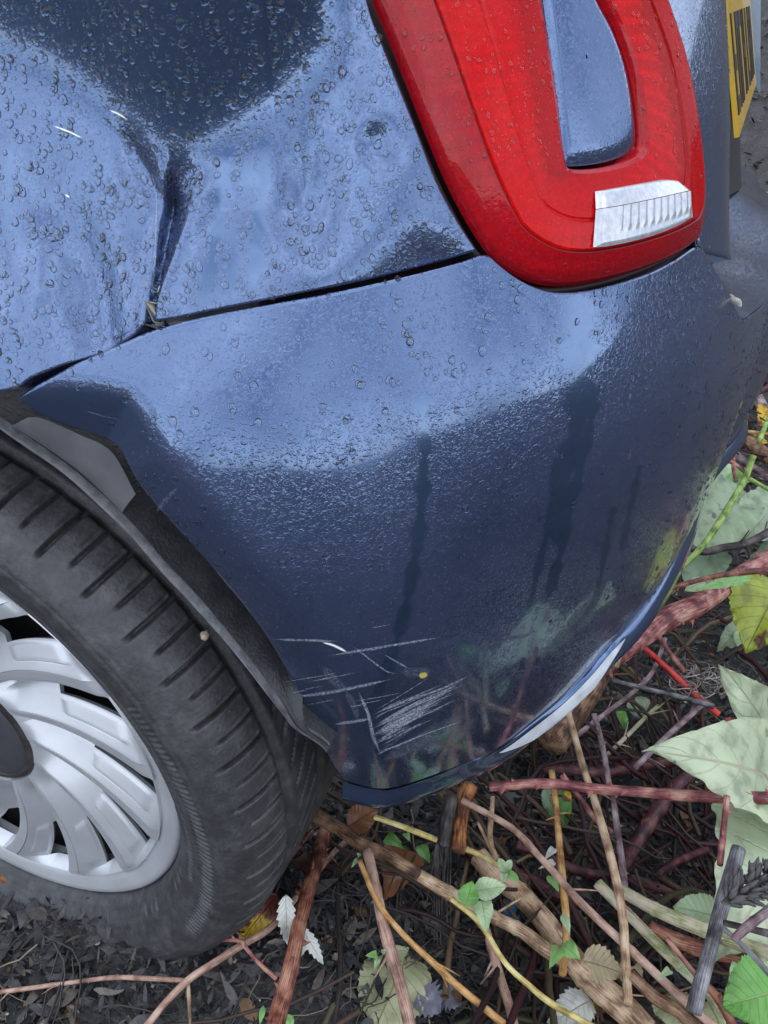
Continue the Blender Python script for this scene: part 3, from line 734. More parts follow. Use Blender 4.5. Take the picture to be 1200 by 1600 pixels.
def soil_mat():
    m, N, L, P = new_mat('black_soil')
    tc = N.new('ShaderNodeTexCoord')
    n = N.new('ShaderNodeTexNoise'); n.inputs['Scale'].default_value = 38; n.inputs['Detail'].default_value = 12; n.inputs['Roughness'].default_value = .75
    L.new(tc.outputs['Object'], n.inputs['Vector'])
    r = ramp(N, [(.3, (.008, .008, .009)), (.5, (.022, .021, .021)), (.66, (.05, .046, .043)), (.82, (.13, .115, .10))]); L.new(n.outputs[0], r.inputs[0]); L.new(r.outputs[0], P.inputs['Base Color'])
    P.inputs['Roughness'].default_value = .6
    n2 = N.new('ShaderNodeTexNoise'); n2.inputs['Scale'].default_value = 210; n2.inputs['Detail'].default_value = 8
    L.new(tc.outputs['Object'], n2.inputs['Vector'])
    b = N.new('ShaderNodeBump'); b.inputs['Strength'].default_value = .9; b.inputs['Distance'].default_value = .006
    L.new(n2.outputs[0], b.inputs['Height']); L.new(b.outputs[0], P.inputs['Normal'])
    return m
ground = mesh_obj('ground', np.stack([GX, GY, GZ], -1).reshape(-1, 3), grid_faces(len(gy), len(gx)), soil_mat())
tag(ground, kind='structure')

def hit(px, py, h=0.0):
    """where the ray through a photo pixel meets the ground raised by h"""
    d = ray(px, py); s = np.linspace(.2, 6, 1500)
    P = CAM+d*s[:, None]; below = P[:, 2] < gz(P[:, 0], P[:, 1])+h
    k = int(np.argmax(below)) if below.any() else len(s)-1
    return P[k]

# ------------------------------------------------------------------ litter on the ground
def island_mat(name, stops, rough=.75, spec=.3, bump=0, trans=0):
    m, N, L, P = new_mat(name)
    g = N.new('ShaderNodeNewGeometry'); r = ramp(N, stops); L.new(g.outputs['Random Per Island'], r.inputs[0])
    tc = N.new('ShaderNodeTexCoord'); n = N.new('ShaderNodeTexNoise'); n.inputs['Scale'].default_value = 160; n.inputs['Detail'].default_value = 5
    L.new(tc.outputs['Object'], n.inputs['Vector'])
    mr = N.new('ShaderNodeMapRange'); mr.inputs[3].default_value = .55; mr.inputs[4].default_value = 1.4; L.new(n.outputs[0], mr.inputs[0])
    mx = N.new('ShaderNodeMix'); mx.data_type = 'RGBA'; mx.blend_type = 'MULTIPLY'; mx.inputs[0].default_value = 1
    L.new(r.outputs[0], mx.inputs[6]); L.new(mr.outputs[0], mx.inputs[7]); L.new(mx.outputs[2], P.inputs['Base Color'])
    P.inputs['Roughness'].default_value = rough; P.inputs['Specular IOR Level'].default_value = spec
    if bump:
        b = N.new('ShaderNodeBump'); b.inputs['Strength'].default_value = bump; b.inputs['Distance'].default_value = .003
        L.new(n.outputs[0], b.inputs['Height']); L.new(b.outputs[0], P.inputs['Normal'])
    return m
def scatter_xy(n):
    """ground points spread evenly over the picture, so near ground is dense and far ground is not over-built"""
    out = []; g0 = float(gz(.6, .3))
    while len(out) < n:
        if rng.random() < .3:
            w_ = np.array([rng.normal(.5, .7), rng.normal(.3, .8)])
            if abs(w_[0]) < 2.2 and -1.6 < w_[1] < 3: out.append(w_)
            continue
        px = rng.uniform(-60, 1290); py = rng.uniform(30, 1690)
        if py < 1150 and px < 820: continue
        d = ray(px, py)
        if d[2] > -.05: continue
        s = (g0-CAM[2])/d[2]
        p = CAM+d*s
        if p[1] > 2.0:
            p[1] = rng.uniform(1.6, 4.5); p[0] = CAM[0]+d[0]/d[1]*(p[1]-CAM[1])+rng.uniform(-.1, .25)
        p[:2] += rng.normal(0, .012, 2)
        out.append(p[:2])
    return np.array(out)
def bits(name, n, lmin, lmax, asp, lift, mat, label, curl=.5, tilt=.5):
    xy = scatter_xy(n); zg = gz(xy[:, 0], xy[:, 1]); V = []; Fc = []
    for i in range(n):
        Ln = rng.uniform(lmin, lmax)*(rng.random()**.5); W = Ln*rng.uniform(*asp); a = rng.uniform(0, 6.283)
        far = 1+.5*max(0, xy[i, 1]-1)
        Ln *= far; W *= far
        ca, sa = math.cos(a), math.sin(a); c = rng.uniform(-curl, curl)*Ln; ti = rng.normal(0, tilt); tj = rng.normal(0, tilt)
        z0 = zg[i]+abs(rng.normal(0, lift))
        b = len(V)
        for u, w in ((-.5, .12), (-.28, .42), (0, .5), (.25, .4), (.5, .06)):
            j = rng.uniform(.7, 1.25)
            for s in (-1, 1):
                lx = u*Ln; ly = s*w*W*j; lz = c*(4*u*u-.5)*.5+rng.normal(0, .12)*W+lx*math.tan(ti*.7)*.6+ly*math.tan(tj*.7)*.6
                V.append((xy[i, 0]+lx*ca-ly*sa, xy[i, 1]+lx*sa+ly*ca, z0+lz))
        for k in range(4): Fc.append((b+2*k, b+2*k+2, b+2*k+3, b+2*k+1))
    o = mesh_obj(name, V, Fc, mat, smooth=True); tag(o, label, name.split('_')[-1], kind='stuff'); return o
DARKS = [(0, (.012, .012, .014)), (.4, (.026, .025, .027)), (.65, (.045, .043, .045)), (.85, (.075, .070, .070)), (.95, (.10, .078, .06)), (1, (.17, .15, .13))]
bits('dark_leaf_litter', 34000, .008, .034, (.10, .42), .007, island_mat('dark_litter', DARKS, .6, .45, .6), 'matted black and brown rotting leaf litter covering the ground')
bits('brown_leaf_litter', 200, .010, .026, (.4, .8), .02, island_mat('brown_litter', [(0, (.03, .016, .010)), (.5, (.07, .035, .018)), (.8, (.13, .07, .032)), (.95, (.2, .13, .07)), (1, (.3, .24, .14))], .65, .3, .5), 'scattered dry brown leaf scraps between the bramble stems')
bits('pale_crumb_litter', 1800, .004, .011, (.5, 1.0), .006, island_mat('pale_litter', [(0, (.12, .10, .085)), (.5, (.25, .2, .16)), (.85, (.42, .36, .3)), (1, (.6, .57, .52))], .7, .3), 'tiny pale crumbs of grit and wood on the black soil', tilt=.3)
def tubes(name, paths, mat, label, sides=5):
    V = []; Fc = []
    for P, r0, r1 in paths:
        P = np.asarray(P); n = len(P); T = np.gradient(P, axis=0); T /= np.linalg.norm(T, axis=1, keepdims=True)+1e-9
        up = np.array([0.13, .31, .94]); A = np.cross(T, up); A /= np.linalg.norm(A, axis=1, keepdims=True)+1e-9; B = np.cross(A, T)
        b = len(V)
        for i in range(n):
            r = r0+(r1-r0)*i/(n-1)
            for k in range(sides):
                an = 6.283*k/sides; V.append(P[i]+A[i]*r*math.cos(an)+B[i]*r*math.sin(an))
        Fc += grid_faces(n, sides, wrap=True, off=b)
    o = mesh_obj(name, V, Fc, mat); tag(o, label, name.split('_')[-1], kind='stuff'); return o
def rand_stem(lmin, lmax, rmin, rmax, hmax, bend=.5, box=None):
    xy = scatter_xy(1)[0] if box is None else hit(rng.uniform(box[0], box[2]), rng.uniform(box[1], box[3]))[:2]
    Ln = rng.uniform(lmin, lmax); a = rng.uniform(0, 6.283); h0 = rng.uniform(.001, hmax); h1 = rng.uniform(.001, hmax)
    n = 9; P = np.zeros((n, 3)); x, y = xy; P[0] = x, y, 0
    for i in range(1, n):
        a += rng.normal(0, bend)*.5; x += math.cos(a)*Ln/n; y += math.sin(a)*Ln/n; P[i] = x, y, 0
    P[:, 2] = gz(P[:, 0], P[:, 1])+np.linspace(h0, h1, n)+hmax*.35*np.sin(np.linspace(0, np.pi, n))*rng.random()
    r = rng.uniform(rmin, rmax); return P, r, r*.6
def clear_of_tyre(p):
    P = p[0]; return not (((P[:, 1] > -.012) & (P[:, 1] < .2) & (np.hypot(P[:, 0], P[:, 2]-HUBZ) < .30)).any())
fib = [p for p in (rand_stem(.03, .13, .0004, .0011, .02, .8) for _ in range(2600)) if clear_of_tyre(p)]
fib += [p for p in (rand_stem(.05, .16, .0006, .0014, .03, .7, (40, 1440, 420, 1500)) for _ in range(320)) if clear_of_tyre(p)]
tubes('dead_fibre_litter', fib, island_mat('fibre', [(0, (.018, .017, .018)), (.5, (.05, .045, .045)), (.8, (.11, .095, .085)), (1, (.24, .19, .14))], .7), 'fine grey dead roots and fibres lying over black soil', 4)
und = [rand_stem(.10, .38, .0012, .0042, .09, .35, (760, 640, 1230, 1600)) for _ in range(210)]
und += [rand_stem(.10, .30, .001, .003, .05, .35, (520, 1290, 1000, 1620)) for _ in range(60)]
for _ in range(230):
    p_ = rand_stem(.15, .5, .0012, .0045, .10, .3); c_x = rng.uniform(.62, 1.9); c_y = rng.uniform(-.25, 1.7); off_ = np.array([c_x, c_y])-p_[0][0, :2]
    q_ = p_[0].copy(); hgt = q_[:, 2]-gz(q_[:, 0], q_[:, 1]); q_[:, :2] += off_; q_[:, 2] = gz(q_[:, 0], q_[:, 1])+np.clip(hgt, .002, .12)
    if (q_[:, 0] < .60).any() and (q_[:, 1] > .05).any(): continue
    und.append((q_, p_[1], p_[2]))
und = [p for p in und if clear_of_tyre(p)]
tubes('bramble_undergrowth', und, island_mat('under', [(0, (.015, .006, .007)), (.25, (.045, .010, .013)), (.45, (.03, .018, .014)), (.62, (.07, .042, .026)), (.78, (.032, .036, .014)), (.9, (.02, .016, .018)), (1, (.16, .11, .06))], .55), 'tangle of dark thin bramble stems deep under the larger canes', 6)

# ------------------------------------------------------------------ bramble canes, stalks and twigs, one by one
def bark(name, c0, c1, c2=None, rough=.55, stretch=1, spec=.4, scale=70):
    m, N, L, P = new_mat(name)
    tc = N.new('ShaderNodeTexCoord'); at = N.new('ShaderNodeAttribute'); at.attribute_name = 'suv'
    mp = N.new('ShaderNodeMapping'); mp.inputs['Scale'].default_value = (9, 1.6, 1); L.new(at.outputs['Vector'], mp.inputs[0])
    n = N.new('ShaderNodeTexNoise'); n.inputs['Scale'].default_value = 2.4; n.inputs['Detail'].default_value = 8; n.inputs['Roughness'].default_value = .65
    L.new(mp.outputs[0], n.inputs['Vector'])
    n2 = N.new('ShaderNodeTexNoise'); n2.inputs['Scale'].default_value = scale; n2.inputs['Detail'].default_value = 4; L.new(tc.outputs['Object'], n2.inputs['Vector'])
    ad = N.new('ShaderNodeMath'); ad.operation = 'MULTIPLY_ADD'; ad.inputs[1].default_value = .5; L.new(n.outputs[0], ad.inputs[0])
    ml = N.new('ShaderNodeMath'); ml.operation = 'MULTIPLY'; ml.inputs[1].default_value = .5; L.new(n2.outputs[0], ml.inputs[0]); L.new(ml.outputs[0], ad.inputs[2])
    st = [(.38, tuple(x*.45 for x in c0)), (.45, c0), (.51, c1), (.60, c2 or tuple(min(1, c*1.5) for c in c1))]
    r = ramp(N, st); L.new(ad.outputs[0], r.inputs[0]); L.new(r.outputs[0], P.inputs['Base Color'])
    P.inputs['Roughness'].default_value = rough; P.inputs['Specular IOR Level'].default_value = spec
    b = N.new('ShaderNodeBump'); b.inputs['Strength'].default_value = .5; b.inputs['Distance'].default_value = .0012
    L.new(n.outputs[0], b.inputs['Height']); L.new(b.outputs[0], P.inputs['Normal'])
    return m
BK = dict(
    red=bark('red_cane', (.13, .03, .032), (.28, .085, .08), (.46, .27, .20), .4),
    brick=bark('brick_red_cane', (.09, .025, .018), (.22, .07, .045), (.38, .2, .12), .45),
    scarlet=bark('scarlet_stem', (.30, .015, .012), (.5, .03, .025), (.6, .07, .05), .4),
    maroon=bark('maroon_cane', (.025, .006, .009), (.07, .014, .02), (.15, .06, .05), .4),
    tan=bark('tan_stalk', (.22, .13, .075), (.42, .28, .17), (.56, .42, .29), .6),
    pinktan=bark('pinkish_stalk', (.22, .12, .085), (.38, .23, .17), (.52, .37, .29), .6),
    orange=bark('orange_stalk', (.25, .11, .03), (.46, .24, .08), (.6, .38, .17), .5),
    brown=bark('brown_bark', (.06, .03, .018), (.17, .085, .045), (.32, .2, .12), .7),
    rust=bark('rust_bark', (.10, .035, .015), (.30, .11, .035), (.5, .22, .08), .7),
    dark=bark('dark_twig', (.018, .014, .014), (.05, .04, .038), (.12, .10, .095), .6),
    grey=bark('grey_stalk', (.05, .045, .05), (.12, .115, .125), (.26, .25, .26), .5),
    mauve=bark('mauve_stalk', (.11, .065, .075), (.22, .15, .16), (.36, .27, .27), .55),
    green=bark('green_bramble', (.12, .2, .03), (.24, .36, .08), (.36, .46, .16), .45),
    paleg=bark('pale_green_stem', (.2, .2, .09), (.38, .36, .22), (.48, .38, .32), .5),
    straw=bark('yellow_straw', (.32, .24, .06), (.55, .44, .16), (.66, .56, .28), .5))
PITH = simple('pith', (.5, .36, .2), .8, noise=.4, nscale=400)
def thorn_mesh():
    V = []; n = 7; prof_ = [(0, 1.0, .0), (.3, .62, .03), (.65, .3, .12), (1, .02, .32)]
    for z, r, off in prof_:
        for k in range(n):
            a = 6.283*k/n; V.append((off+r*.42*math.cos(a)*1.5, r*.28*math.sin(a), z))
    me = bpy.data.meshes.new('thorn'); me.from_pydata(V, [], grid_faces(4, n, wrap=True)); 
    me.polygons.foreach_set('use_smooth', [True]*len(me.polygons)); return me
THORN = {}
def thorn_for(key):
    if key not in THORN:
        me = thorn_mesh(); me.materials.append(BK[key]); THORN[key] = me
    return THORN[key]
def cane(name, label, key, w0, w1, pts, thorns=0, tsize=.006, cat=None, group=None, capmat=None, knots=0, wob=.0008):
    P = np.array([hit(x, y, h) for x, y, h in pts])
    n = max(14, 10*len(pts)); C = resample(P, n)
    ds_ = [np.linalg.norm(c-CAM) for c in C]
    W = np.interp(np.linspace(0, 1, n), [0, 1], [w0, w1])*.5*np.array(ds_)/F
    W = W*(1+.05*np.sin(np.linspace(0, 9, n)+w0))
    if knots:
        s = np.linspace(0, 1, n)
        for kk in range(knots): W = W*(1+.13*np.exp(-((s-(kk+.6)/(knots+.3))/.012)**2))
    T = np.gradient(C, axis=0); T /= np.linalg.norm(T, axis=1, keepdims=True)
    up = np.array([.1, .25, .96]); A = np.cross(T, up); A /= np.linalg.norm(A, axis=1, keepdims=True); B = np.cross(A, T)
    sides = 12; V = []; L_ = np.append(0, np.cumsum(np.linalg.norm(np.diff(C, axis=0), axis=1))); suv = []
    ph = rng.uniform(0, 6.28)
    for i in range(n):
        for k in range(sides):
            a = 6.283*k/sides; rr = W[i]*(1+.06*math.sin(2*a+ph)+.05*math.cos(5*a+ph))
            V.append(C[i]+A[i]*rr*math.cos(a)+B[i]*rr*math.sin(a)); suv.append((abs(k/sides-.5)*2, L_[i]*14+ph, 0))
    Fc = grid_faces(n, sides, wrap=True)
    for i, sgn in ((0, 1), (n-1, -1)):
        b = len(V); V.append(C[i]-T[i]*sgn*W[i]*.25); suv.append((.5, 0, 0))
        for k in range(sides):
            q = (i*sides+k, i*sides+(k+1) % sides, b); Fc.append(q if sgn < 0 else q[::-1])
    base = Vector(C[0]); V = [Vector(v)-base for v in V]
    o = mesh_obj(name, V, Fc, BK[key]); o.location = base
    at = o.data.attributes.new('suv', 'FLOAT_VECTOR', 'POINT'); at.data.foreach_set('vector', np.array(suv).ravel())
    if capmat: o.data.materials.append(capmat)
    tag(o, label, cat or name.split('_')[-1], group)
    if not thorns and key in ('tan', 'pinktan', 'orange', 'brown', 'mauve', 'paleg', 'grey', 'dark') and len(pts) > 3:
        for k in range(rng.integers(1, 4)):
            i = int(rng.uniform(.12, .9)*n); a = rng.uniform(-.4, 3.5); d = A[i]*math.cos(a)+B[i]*math.sin(a); ln = rng.uniform(.008, .03)+W[i]
            dd = d*.75+T[i]*rng.uniform(.3, .9); dd /= np.linalg.norm(dd); tv = []; tu = []
            e1 = np.cross(dd, [.3, .2, .9]); e1 /= np.linalg.norm(e1); e2 = np.cross(dd, e1)
            for q_, r_ in ((0, .42), (.25, .30), (.6, .24), (1, .16)):
                for m_ in range(7):
                    an_ = 6.283*m_/7; pt = C[i]+dd*ln*q_+np.array([0, 0, -.004])*q_*q_+(e1*math.cos(an_)+e2*math.sin(an_))*r_*max(.0011, min(W[i], .004))
                    tv.append(Vector(pt)-base); tu.append((m_/7, q_*3, 0))
            tf = grid_faces(4, 7, wrap=True)+[tuple(range(27, 20, -1))]
            tw = mesh_obj('side_twig', tv, tf, BK[key], o)
            at2 = tw.data.attributes.new('suv', 'FLOAT_VECTOR', 'POINT'); at2.data.foreach_set('vector', np.array(tu).ravel())
    if thorns:
        for k in range(thorns):
            i = int(np.clip(n*(k+.5+rng.uniform(-.3, .3))/thorns, 1, n-2)); a = rng.uniform(0, 6.283)
            d = A[i]*math.cos(a)+B[i]*math.sin(a)
            th_ = bpy.data.objects.new('thorn', thorn_for(key)); COL.objects.link(th_); th_.parent = o
            z = Vector(d); x = Vector(-T[i]); y = z.cross(x); R_ = Matrix((x, y, z)).transposed()
            s = tsize*rng.uniform(.6, 1.15)
            th_.matrix_local = Matrix.Translation(Vector(C[i]+d*W[i]*.9)-base) @ R_.to_4x4() @ Matrix.Scale(s, 4)
    return o
G1 = 'bramble canes and dry stalks round the car'
def pz(l, h0, h1=None):
    h1 = h0 if h1 is None else h1; n = len(l)
    return [(x, y, h0+(h1-h0)*i/(n-1)) for i, (x, y) in enumerate(l)]
CANES = [
 ('bramble_cane', 'thick pinkish red thorny bramble cane rising right from under the bumper', 'red', 36, 30, pz([(938, 1042), (985, 1008), (1040, 968), (1090, 945), (1135, 915), (1215, 868)], .17, .20), 16, .008),
 ('broken_stump', 'brown broken bramble stump with shredded bark against the bumper edge', 'brown', 46, 40, pz([(862, 1160), (890, 1122), (918, 1075), (945, 1028)], .13, .165), 0, 0),
 ('splintered_strip', 'pale upright splinter at the broken end of the brown stump', 'tan', 9, 5, pz([(962, 1042), (972, 1012), (988, 985)], .19, .215), 0, 0),
 ('bramble_cane', 'thin dark red thorny stem lying above the thick pink cane', 'brick', 7, 9, pz([(1022, 926), (1075, 911), (1130, 898), (1215, 889)], .26), 9, .005),
 ('green_bramble', 'long green bramble stem slanting across the round pale leaf', 'green', 8, 9, pz([(935, 985), (1000, 932), (1062, 888), (1102, 848), (1140, 790), (1163, 750), (1177, 712)], .16, .24), 6, .004),
 ('green_bramble', 'short green side stem at the right edge above the pale leaves', 'green', 6, 5, pz([(1164, 745), (1185, 756), (1212, 772)], .22), 0, 0),
 ('green_bramble', 'thin bright green stem at the right edge beside orange leaf', 'green', 7, 6, pz([(1186, 690), (1196, 665), (1212, 630)], .12), 0, 0),
 ('dark_twig', 'curved blackish brown twig passing under the round pale leaf', 'dark', 11, 11, pz([(1062, 845), (1095, 862), (1130, 856), (1165, 849), (1212, 826)], .18), 0, 0),
 ('bramble_cane', 'straight pink red thorny cane running level to the right edge', 'red', 13, 16, pz([(765, 1229), (850, 1224), (930, 1232), (1000, 1237), (1060, 1242), (1130, 1245), (1215, 1247)], .19, .27), 13, .006),
 ('dry_stalk', 'long pale straw stalk dropping steeply from the stump', 'tan', 9, 12, pz([(886, 1106), (912, 1200), (925, 1237), (940, 1287), (955, 1340), (966, 1390), (974, 1437), (977, 1487), (982, 1570)], .20, .14), 0, 0),
 ('bramble_cane', 'greyish mauve thorny stem hanging beside the long straw stalk', 'mauve', 8, 10, pz([(928, 1115), (937, 1147), (944, 1179), (952, 1227), (958, 1250), (965, 1300), (972, 1350), (977, 1398)], .17, .10), 8, .004),
 ('dry_stalk', 'pinkish brown stalk running from the bumper lip to the bottom right', 'pinktan', 9, 12, pz([(722, 1250), (790, 1287), (815, 1307), (840, 1335), (865, 1362), (895, 1397), (930, 1432), (965, 1465), (1010, 1507), (1047, 1542), (1080, 1572), (1125, 1612)], .12, .16), 0, 0),
 ('woody_stalk', 'thick brown woody stalk starting beside the tyre under the bumper corner', 'brown', 21, 18, pz([(494, 1274), (530, 1295), (567, 1320), (605, 1337), (655, 1366)], .075, .09), 0, 0),
 ('woody_stalk', 'tan woody stalk continuing right from the forked joint', 'tan', 18, 20, pz([(640, 1358), (692, 1390), (730, 1410), (780, 1437), (815, 1455), (852, 1482), (880, 1500)], .085, .06), 0, 0),
 ('woody_stalk', 'thickest tan woody stem slanting to the bottom edge', 'tan', 26, 34, pz([(748, 1338), (777, 1370), (815, 1400), (852, 1440), (870, 1465), (902, 1507), (940, 1545), (977, 1577), (1010, 1612)], .05, .05), 0, 0),
 ('dry_stalk', 'tan stalk dropping from the forked joint over the olive leaf', 'pinktan', 15, 18, pz([(574, 1330), (587, 1387), (597, 1437), (610, 1487), (625, 1537), (642, 1612)], .085, .05), 0, 0),
 ('dry_stalk', 'thin glossy orange stalk crossing the ground diagonally', 'orange', 7, 10, pz([(562, 1345), (585, 1400), (610, 1437), (642, 1472), (680, 1507), (717, 1542), (795, 1606)], .09, .06), 0, 0),
 ('bramble_cane', 'red brown thorny cane standing in front of the tyre', 'brick', 18, 22, pz([(510, 1285), (497, 1337), (480, 1393), (466, 1450), (455, 1507), (440, 1563), (427, 1612)], .04, .09), 12, .006),
 ('dry_twig', 'light brown forked twig across the soil below the wheel', 'pinktan', 8, 9, pz([(560, 1300), (520, 1334), (463, 1402), (421, 1450), (375, 1478), (322, 1512), (293, 1532), (259, 1566), (222, 1612)], .03, .03), 0, 0),
 ('dry_twig', 'thin grey brown twig lying left across the black soil', 'pinktan', 6, 5, pz([(292, 1532), (237, 1529), (190, 1527), (150, 1530), (75, 1540), (-15, 1552)], .025, .015), 0, 0),
 ('dry_twig', 'short tan twig pointing down from the fork', 'tan', 5, 4, pz([(294, 1536), (296, 1570), (298, 1612)], .025), 0, 0),
 ('bramble_cane', 'thin bright red thorny twig between tyre and thorny cane', 'red', 5, 6, pz([(337, 1468), (375, 1470), (384, 1481), (407, 1507), (432, 1529)], .05, .05), 6, .004),
 ('bramble_cane', 'thin red stem leaning on the tyre tread', 'red', 6, 5, pz([(438, 1362), (455, 1340), (474, 1315), (490, 1298)], .05), 3, .004),
 ('straw_stalk', 'yellow straw sticking out beneath the bumper lip', 'straw', 8, 8, pz([(585, 1276), (630, 1292), (682, 1312)], .11), 0, 0),
 ('straw_stalk', 'pale straw piece running on to the green sprout', 'straw', 8, 7, pz([(728, 1326), (755, 1338), (780, 1353)], .09), 0, 0),
 ('dry_stalk', 'upright pale splinter stalk behind the green sprout', 'tan', 9, 7, pz([(776, 1342), (766, 1310), (770, 1246)], .10, .12), 0, 0),
 ('dry_stalk', 'short pale forked splinter left of the upright splinter', 'tan', 7, 4, pz([(774, 1340), (760, 1312), (746, 1284)], .10, .11), 0, 0),
 ('dry_stalk', 'pinkish stalk below the green leaf cluster reaching the bottom edge', 'pinktan', 11, 13, pz([(756, 1440), (777, 1512), (797, 1575), (804, 1612)], .06, .05), 0, 0),
 ('leafy_shoot', 'thin yellowish stem arching down from the green leaf cluster', 'straw', 7, 8, pz([(705, 1404), (740, 1432), (760, 1457), (790, 1505), (827, 1540), (865, 1570), (930, 1606)], .11, .07), 0, 0),
 ('dark_stalk', 'dark brown stalk with yellow flakes standing between the straw stalks', 'orange', 9, 11, pz([(862, 1205), (869, 1262), (874, 1320), (879, 1375), (885, 1450), (879, 1522)], .10, .09), 0, 0),
 ('grey_stalk', 'dark grey ridged dead stalk leaning in front of large pale leaf', 'grey', 18, 17, pz([(1154, 1326), (1140, 1375), (1125, 1425), (1110, 1482), (1095, 1537), (1084, 1582)], .26, .20), 0, 0),
 ('bramble_cane', 'short red thorny leaf stalk hanging from the pink level cane', 'red', 8, 9, pz([(1136, 1244), (1132, 1282), (1125, 1350)], .27, .25), 3, .004),
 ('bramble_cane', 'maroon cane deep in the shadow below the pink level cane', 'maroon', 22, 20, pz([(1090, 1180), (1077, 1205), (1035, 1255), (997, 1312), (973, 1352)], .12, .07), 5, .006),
 ('woody_stalk', 'smooth red brown stalk passing behind the grey ridged stalk', 'brick', 18, 22, pz([(1015, 1448), (1050, 1466), (1097, 1482), (1160, 1495), (1215, 1508)], .10, .14), 0, 0),
 ('bramble_cane', 'pale green and pink cane running to the right edge', 'paleg', 16, 18, pz([(965, 1388), (1022, 1420), (1085, 1447), (1155, 1474), (1215, 1494)], .14, .18), 4, .006),
 ('broken_stalk', 'cracked pale stalk slanting under the pale green cane', 'paleg', 15, 14, pz([(934, 1380), (965, 1412), (1000, 1447), (1035, 1482), (1080, 1525), (1125, 1570)], .10, .10), 2, .005),
 ('bramble_cane', 'short scarlet stem below the thick pink cane', 'scarlet', 9, 11, pz([(1004, 1010), (1040, 1042), (1080, 1080), (1122, 1116)], .13, .08), 0, 0),
 ('bramble_cane', 'second thin red stem just above the scarlet one', 'red', 6, 7, pz([(1008, 955), (1040, 1010), (1070, 1050)], .14, .10), 2, .004),
 ('dark_twig', 'straight dark twig pointing right from the stump', 'grey', 6, 8, pz([(958, 1063), (1013, 1077), (1067, 1090), (1115, 1104)], .13), 0, 0),
 ('bramble_cane', 'thin mauve stem curving up behind the scarlet stem', 'mauve', 7, 6, pz([(900, 1150), (947, 1114), (987, 1083), (1021, 1048), (1040, 998)], .09, .11), 0, 0),
 ('bramble_cane', 'half yellow half purple stem left of the large pale leaf', 'mauve', 8, 8, pz([(992, 1200), (1029, 1163), (1067, 1128), (1096, 1102)], .11, .10), 0, 0),
 ('green_bramble', 'olive green stem crossing low behind the straw stalk', 'paleg', 6, 7, pz([(940, 1188), (985, 1145), (1015, 1115), (1045, 1088)], .07), 0, 0),
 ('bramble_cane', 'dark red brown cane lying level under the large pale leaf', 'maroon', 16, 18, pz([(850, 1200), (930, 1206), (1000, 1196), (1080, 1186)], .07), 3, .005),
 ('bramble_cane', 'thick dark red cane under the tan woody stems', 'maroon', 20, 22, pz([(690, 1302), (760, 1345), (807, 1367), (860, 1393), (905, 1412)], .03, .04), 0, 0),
 ('bramble_cane', 'short maroon cane piece behind the dark flaky stalk', 'maroon', 14, 12, pz([(808, 1318), (850, 1338), (910, 1362), (955, 1368)], .05), 2, .005),
 ('bramble_cane', 'crimson stem slanting behind the level pink cane', 'red', 8, 8, pz([(878, 1212), (905, 1245), (930, 1280), (955, 1300)], .12, .09), 3, .004),
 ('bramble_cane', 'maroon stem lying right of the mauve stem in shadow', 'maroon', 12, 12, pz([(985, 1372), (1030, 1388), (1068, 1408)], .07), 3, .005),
 ('bramble_cane', 'red twig ending in the dark hollow beside pale leaf', 'maroon', 9, 10, pz([(1030, 1365), (1060, 1345), (1105, 1328)], .09), 0, 0),
 ('mauve_stick', 'flat mauve dry stick at the right edge above the pale leaves', 'mauve', 12, 12, pz([(1128, 694), (1165, 722), (1212, 752)], .06), 0, 0),
 ('woody_stalk', 'brown cut stalk end pointing out of the right edge', 'brown', 20, 20, pz([(1166, 686), (1190, 707), (1215, 728)], .08), 0, 0),
 ('bramble_cane', 'dark red stem touching the bumper at the right edge', 'maroon', 8, 8, pz([(1150, 630), (1180, 616), (1215, 598)], .12), 0, 0),
 ('dry_twig', 'thin orange brown twig level beside the bumper edge', 'orange', 5, 6, pz([(1136, 671), (1165, 674), (1205, 679)], .10), 0, 0),
 ('mauve_stick', 'pink weathered stick between white leaf and bumper', 'mauve', 16, 14, pz([(1158, 588), (1178, 615), (1200, 648)], .05), 0, 0),
 ('dry_twig', 'orange brown twig in the upper right corner of the undergrowth', 'orange', 7, 8, pz([(1184, 515), (1196, 535), (1212, 560)], .08), 0, 0),
 ('red_sprig', 'small coral red thorny sprig above the round pale leaf', 'red', 6, 4, pz([(1125, 722), (1142, 722), (1160, 735), (1172, 748)], .22), 4, .005),
 ('red_sprig', 'coral red thorny sprig standing upright above the round leaf', 'red', 6, 4, pz([(1150, 752), (1146, 725), (1150, 698)], .22), 4, .005),
 ('dark_twig', 'grey twig slanting at lower right behind the pale leaf', 'grey', 6, 8, pz([(1128, 1448), (1165, 1482), (1215, 1535)], .21), 0, 0),
 ('dark_twig', 'black straight twig crossing the large pale leaf', 'dark', 7, 9, pz([(1132, 1442), (1170, 1451), (1215, 1462)], .25), 0, 0),
 ('bramble_cane', 'mauve thorny cane end over the large pale leaf at the right edge', 'mauve', 11, 13, pz([(1148, 1466), (1175, 1442), (1215, 1412)], .26), 3, .006),
 ('bramble_cane', 'coral stem rising between curly seedlings at lower right', 'red', 6, 6, pz([(1042, 1466), (1068, 1500), (1092, 1530)], .16), 1, .004),
 ('bramble_cane', 'coral and brown thorny stem in the bottom right corner', 'brick', 10, 12, pz([(1100, 1535), (1125, 1565), (1150, 1612)], .15), 4, .005),
 ('woody_stalk', 'grey brown stalk along the bottom edge beside the thickest stem', 'brown', 16, 18, pz([(985, 1520), (1020, 1556), (1060, 1580), (1095, 1612)], .07), 0, 0),
 ('cut_stalk', 'rust orange bark stalk standing under the bumper lip', 'rust', 24, 20, pz([(735, 1225), (722, 1262), (716, 1330)], .12, .10), 0, 0),
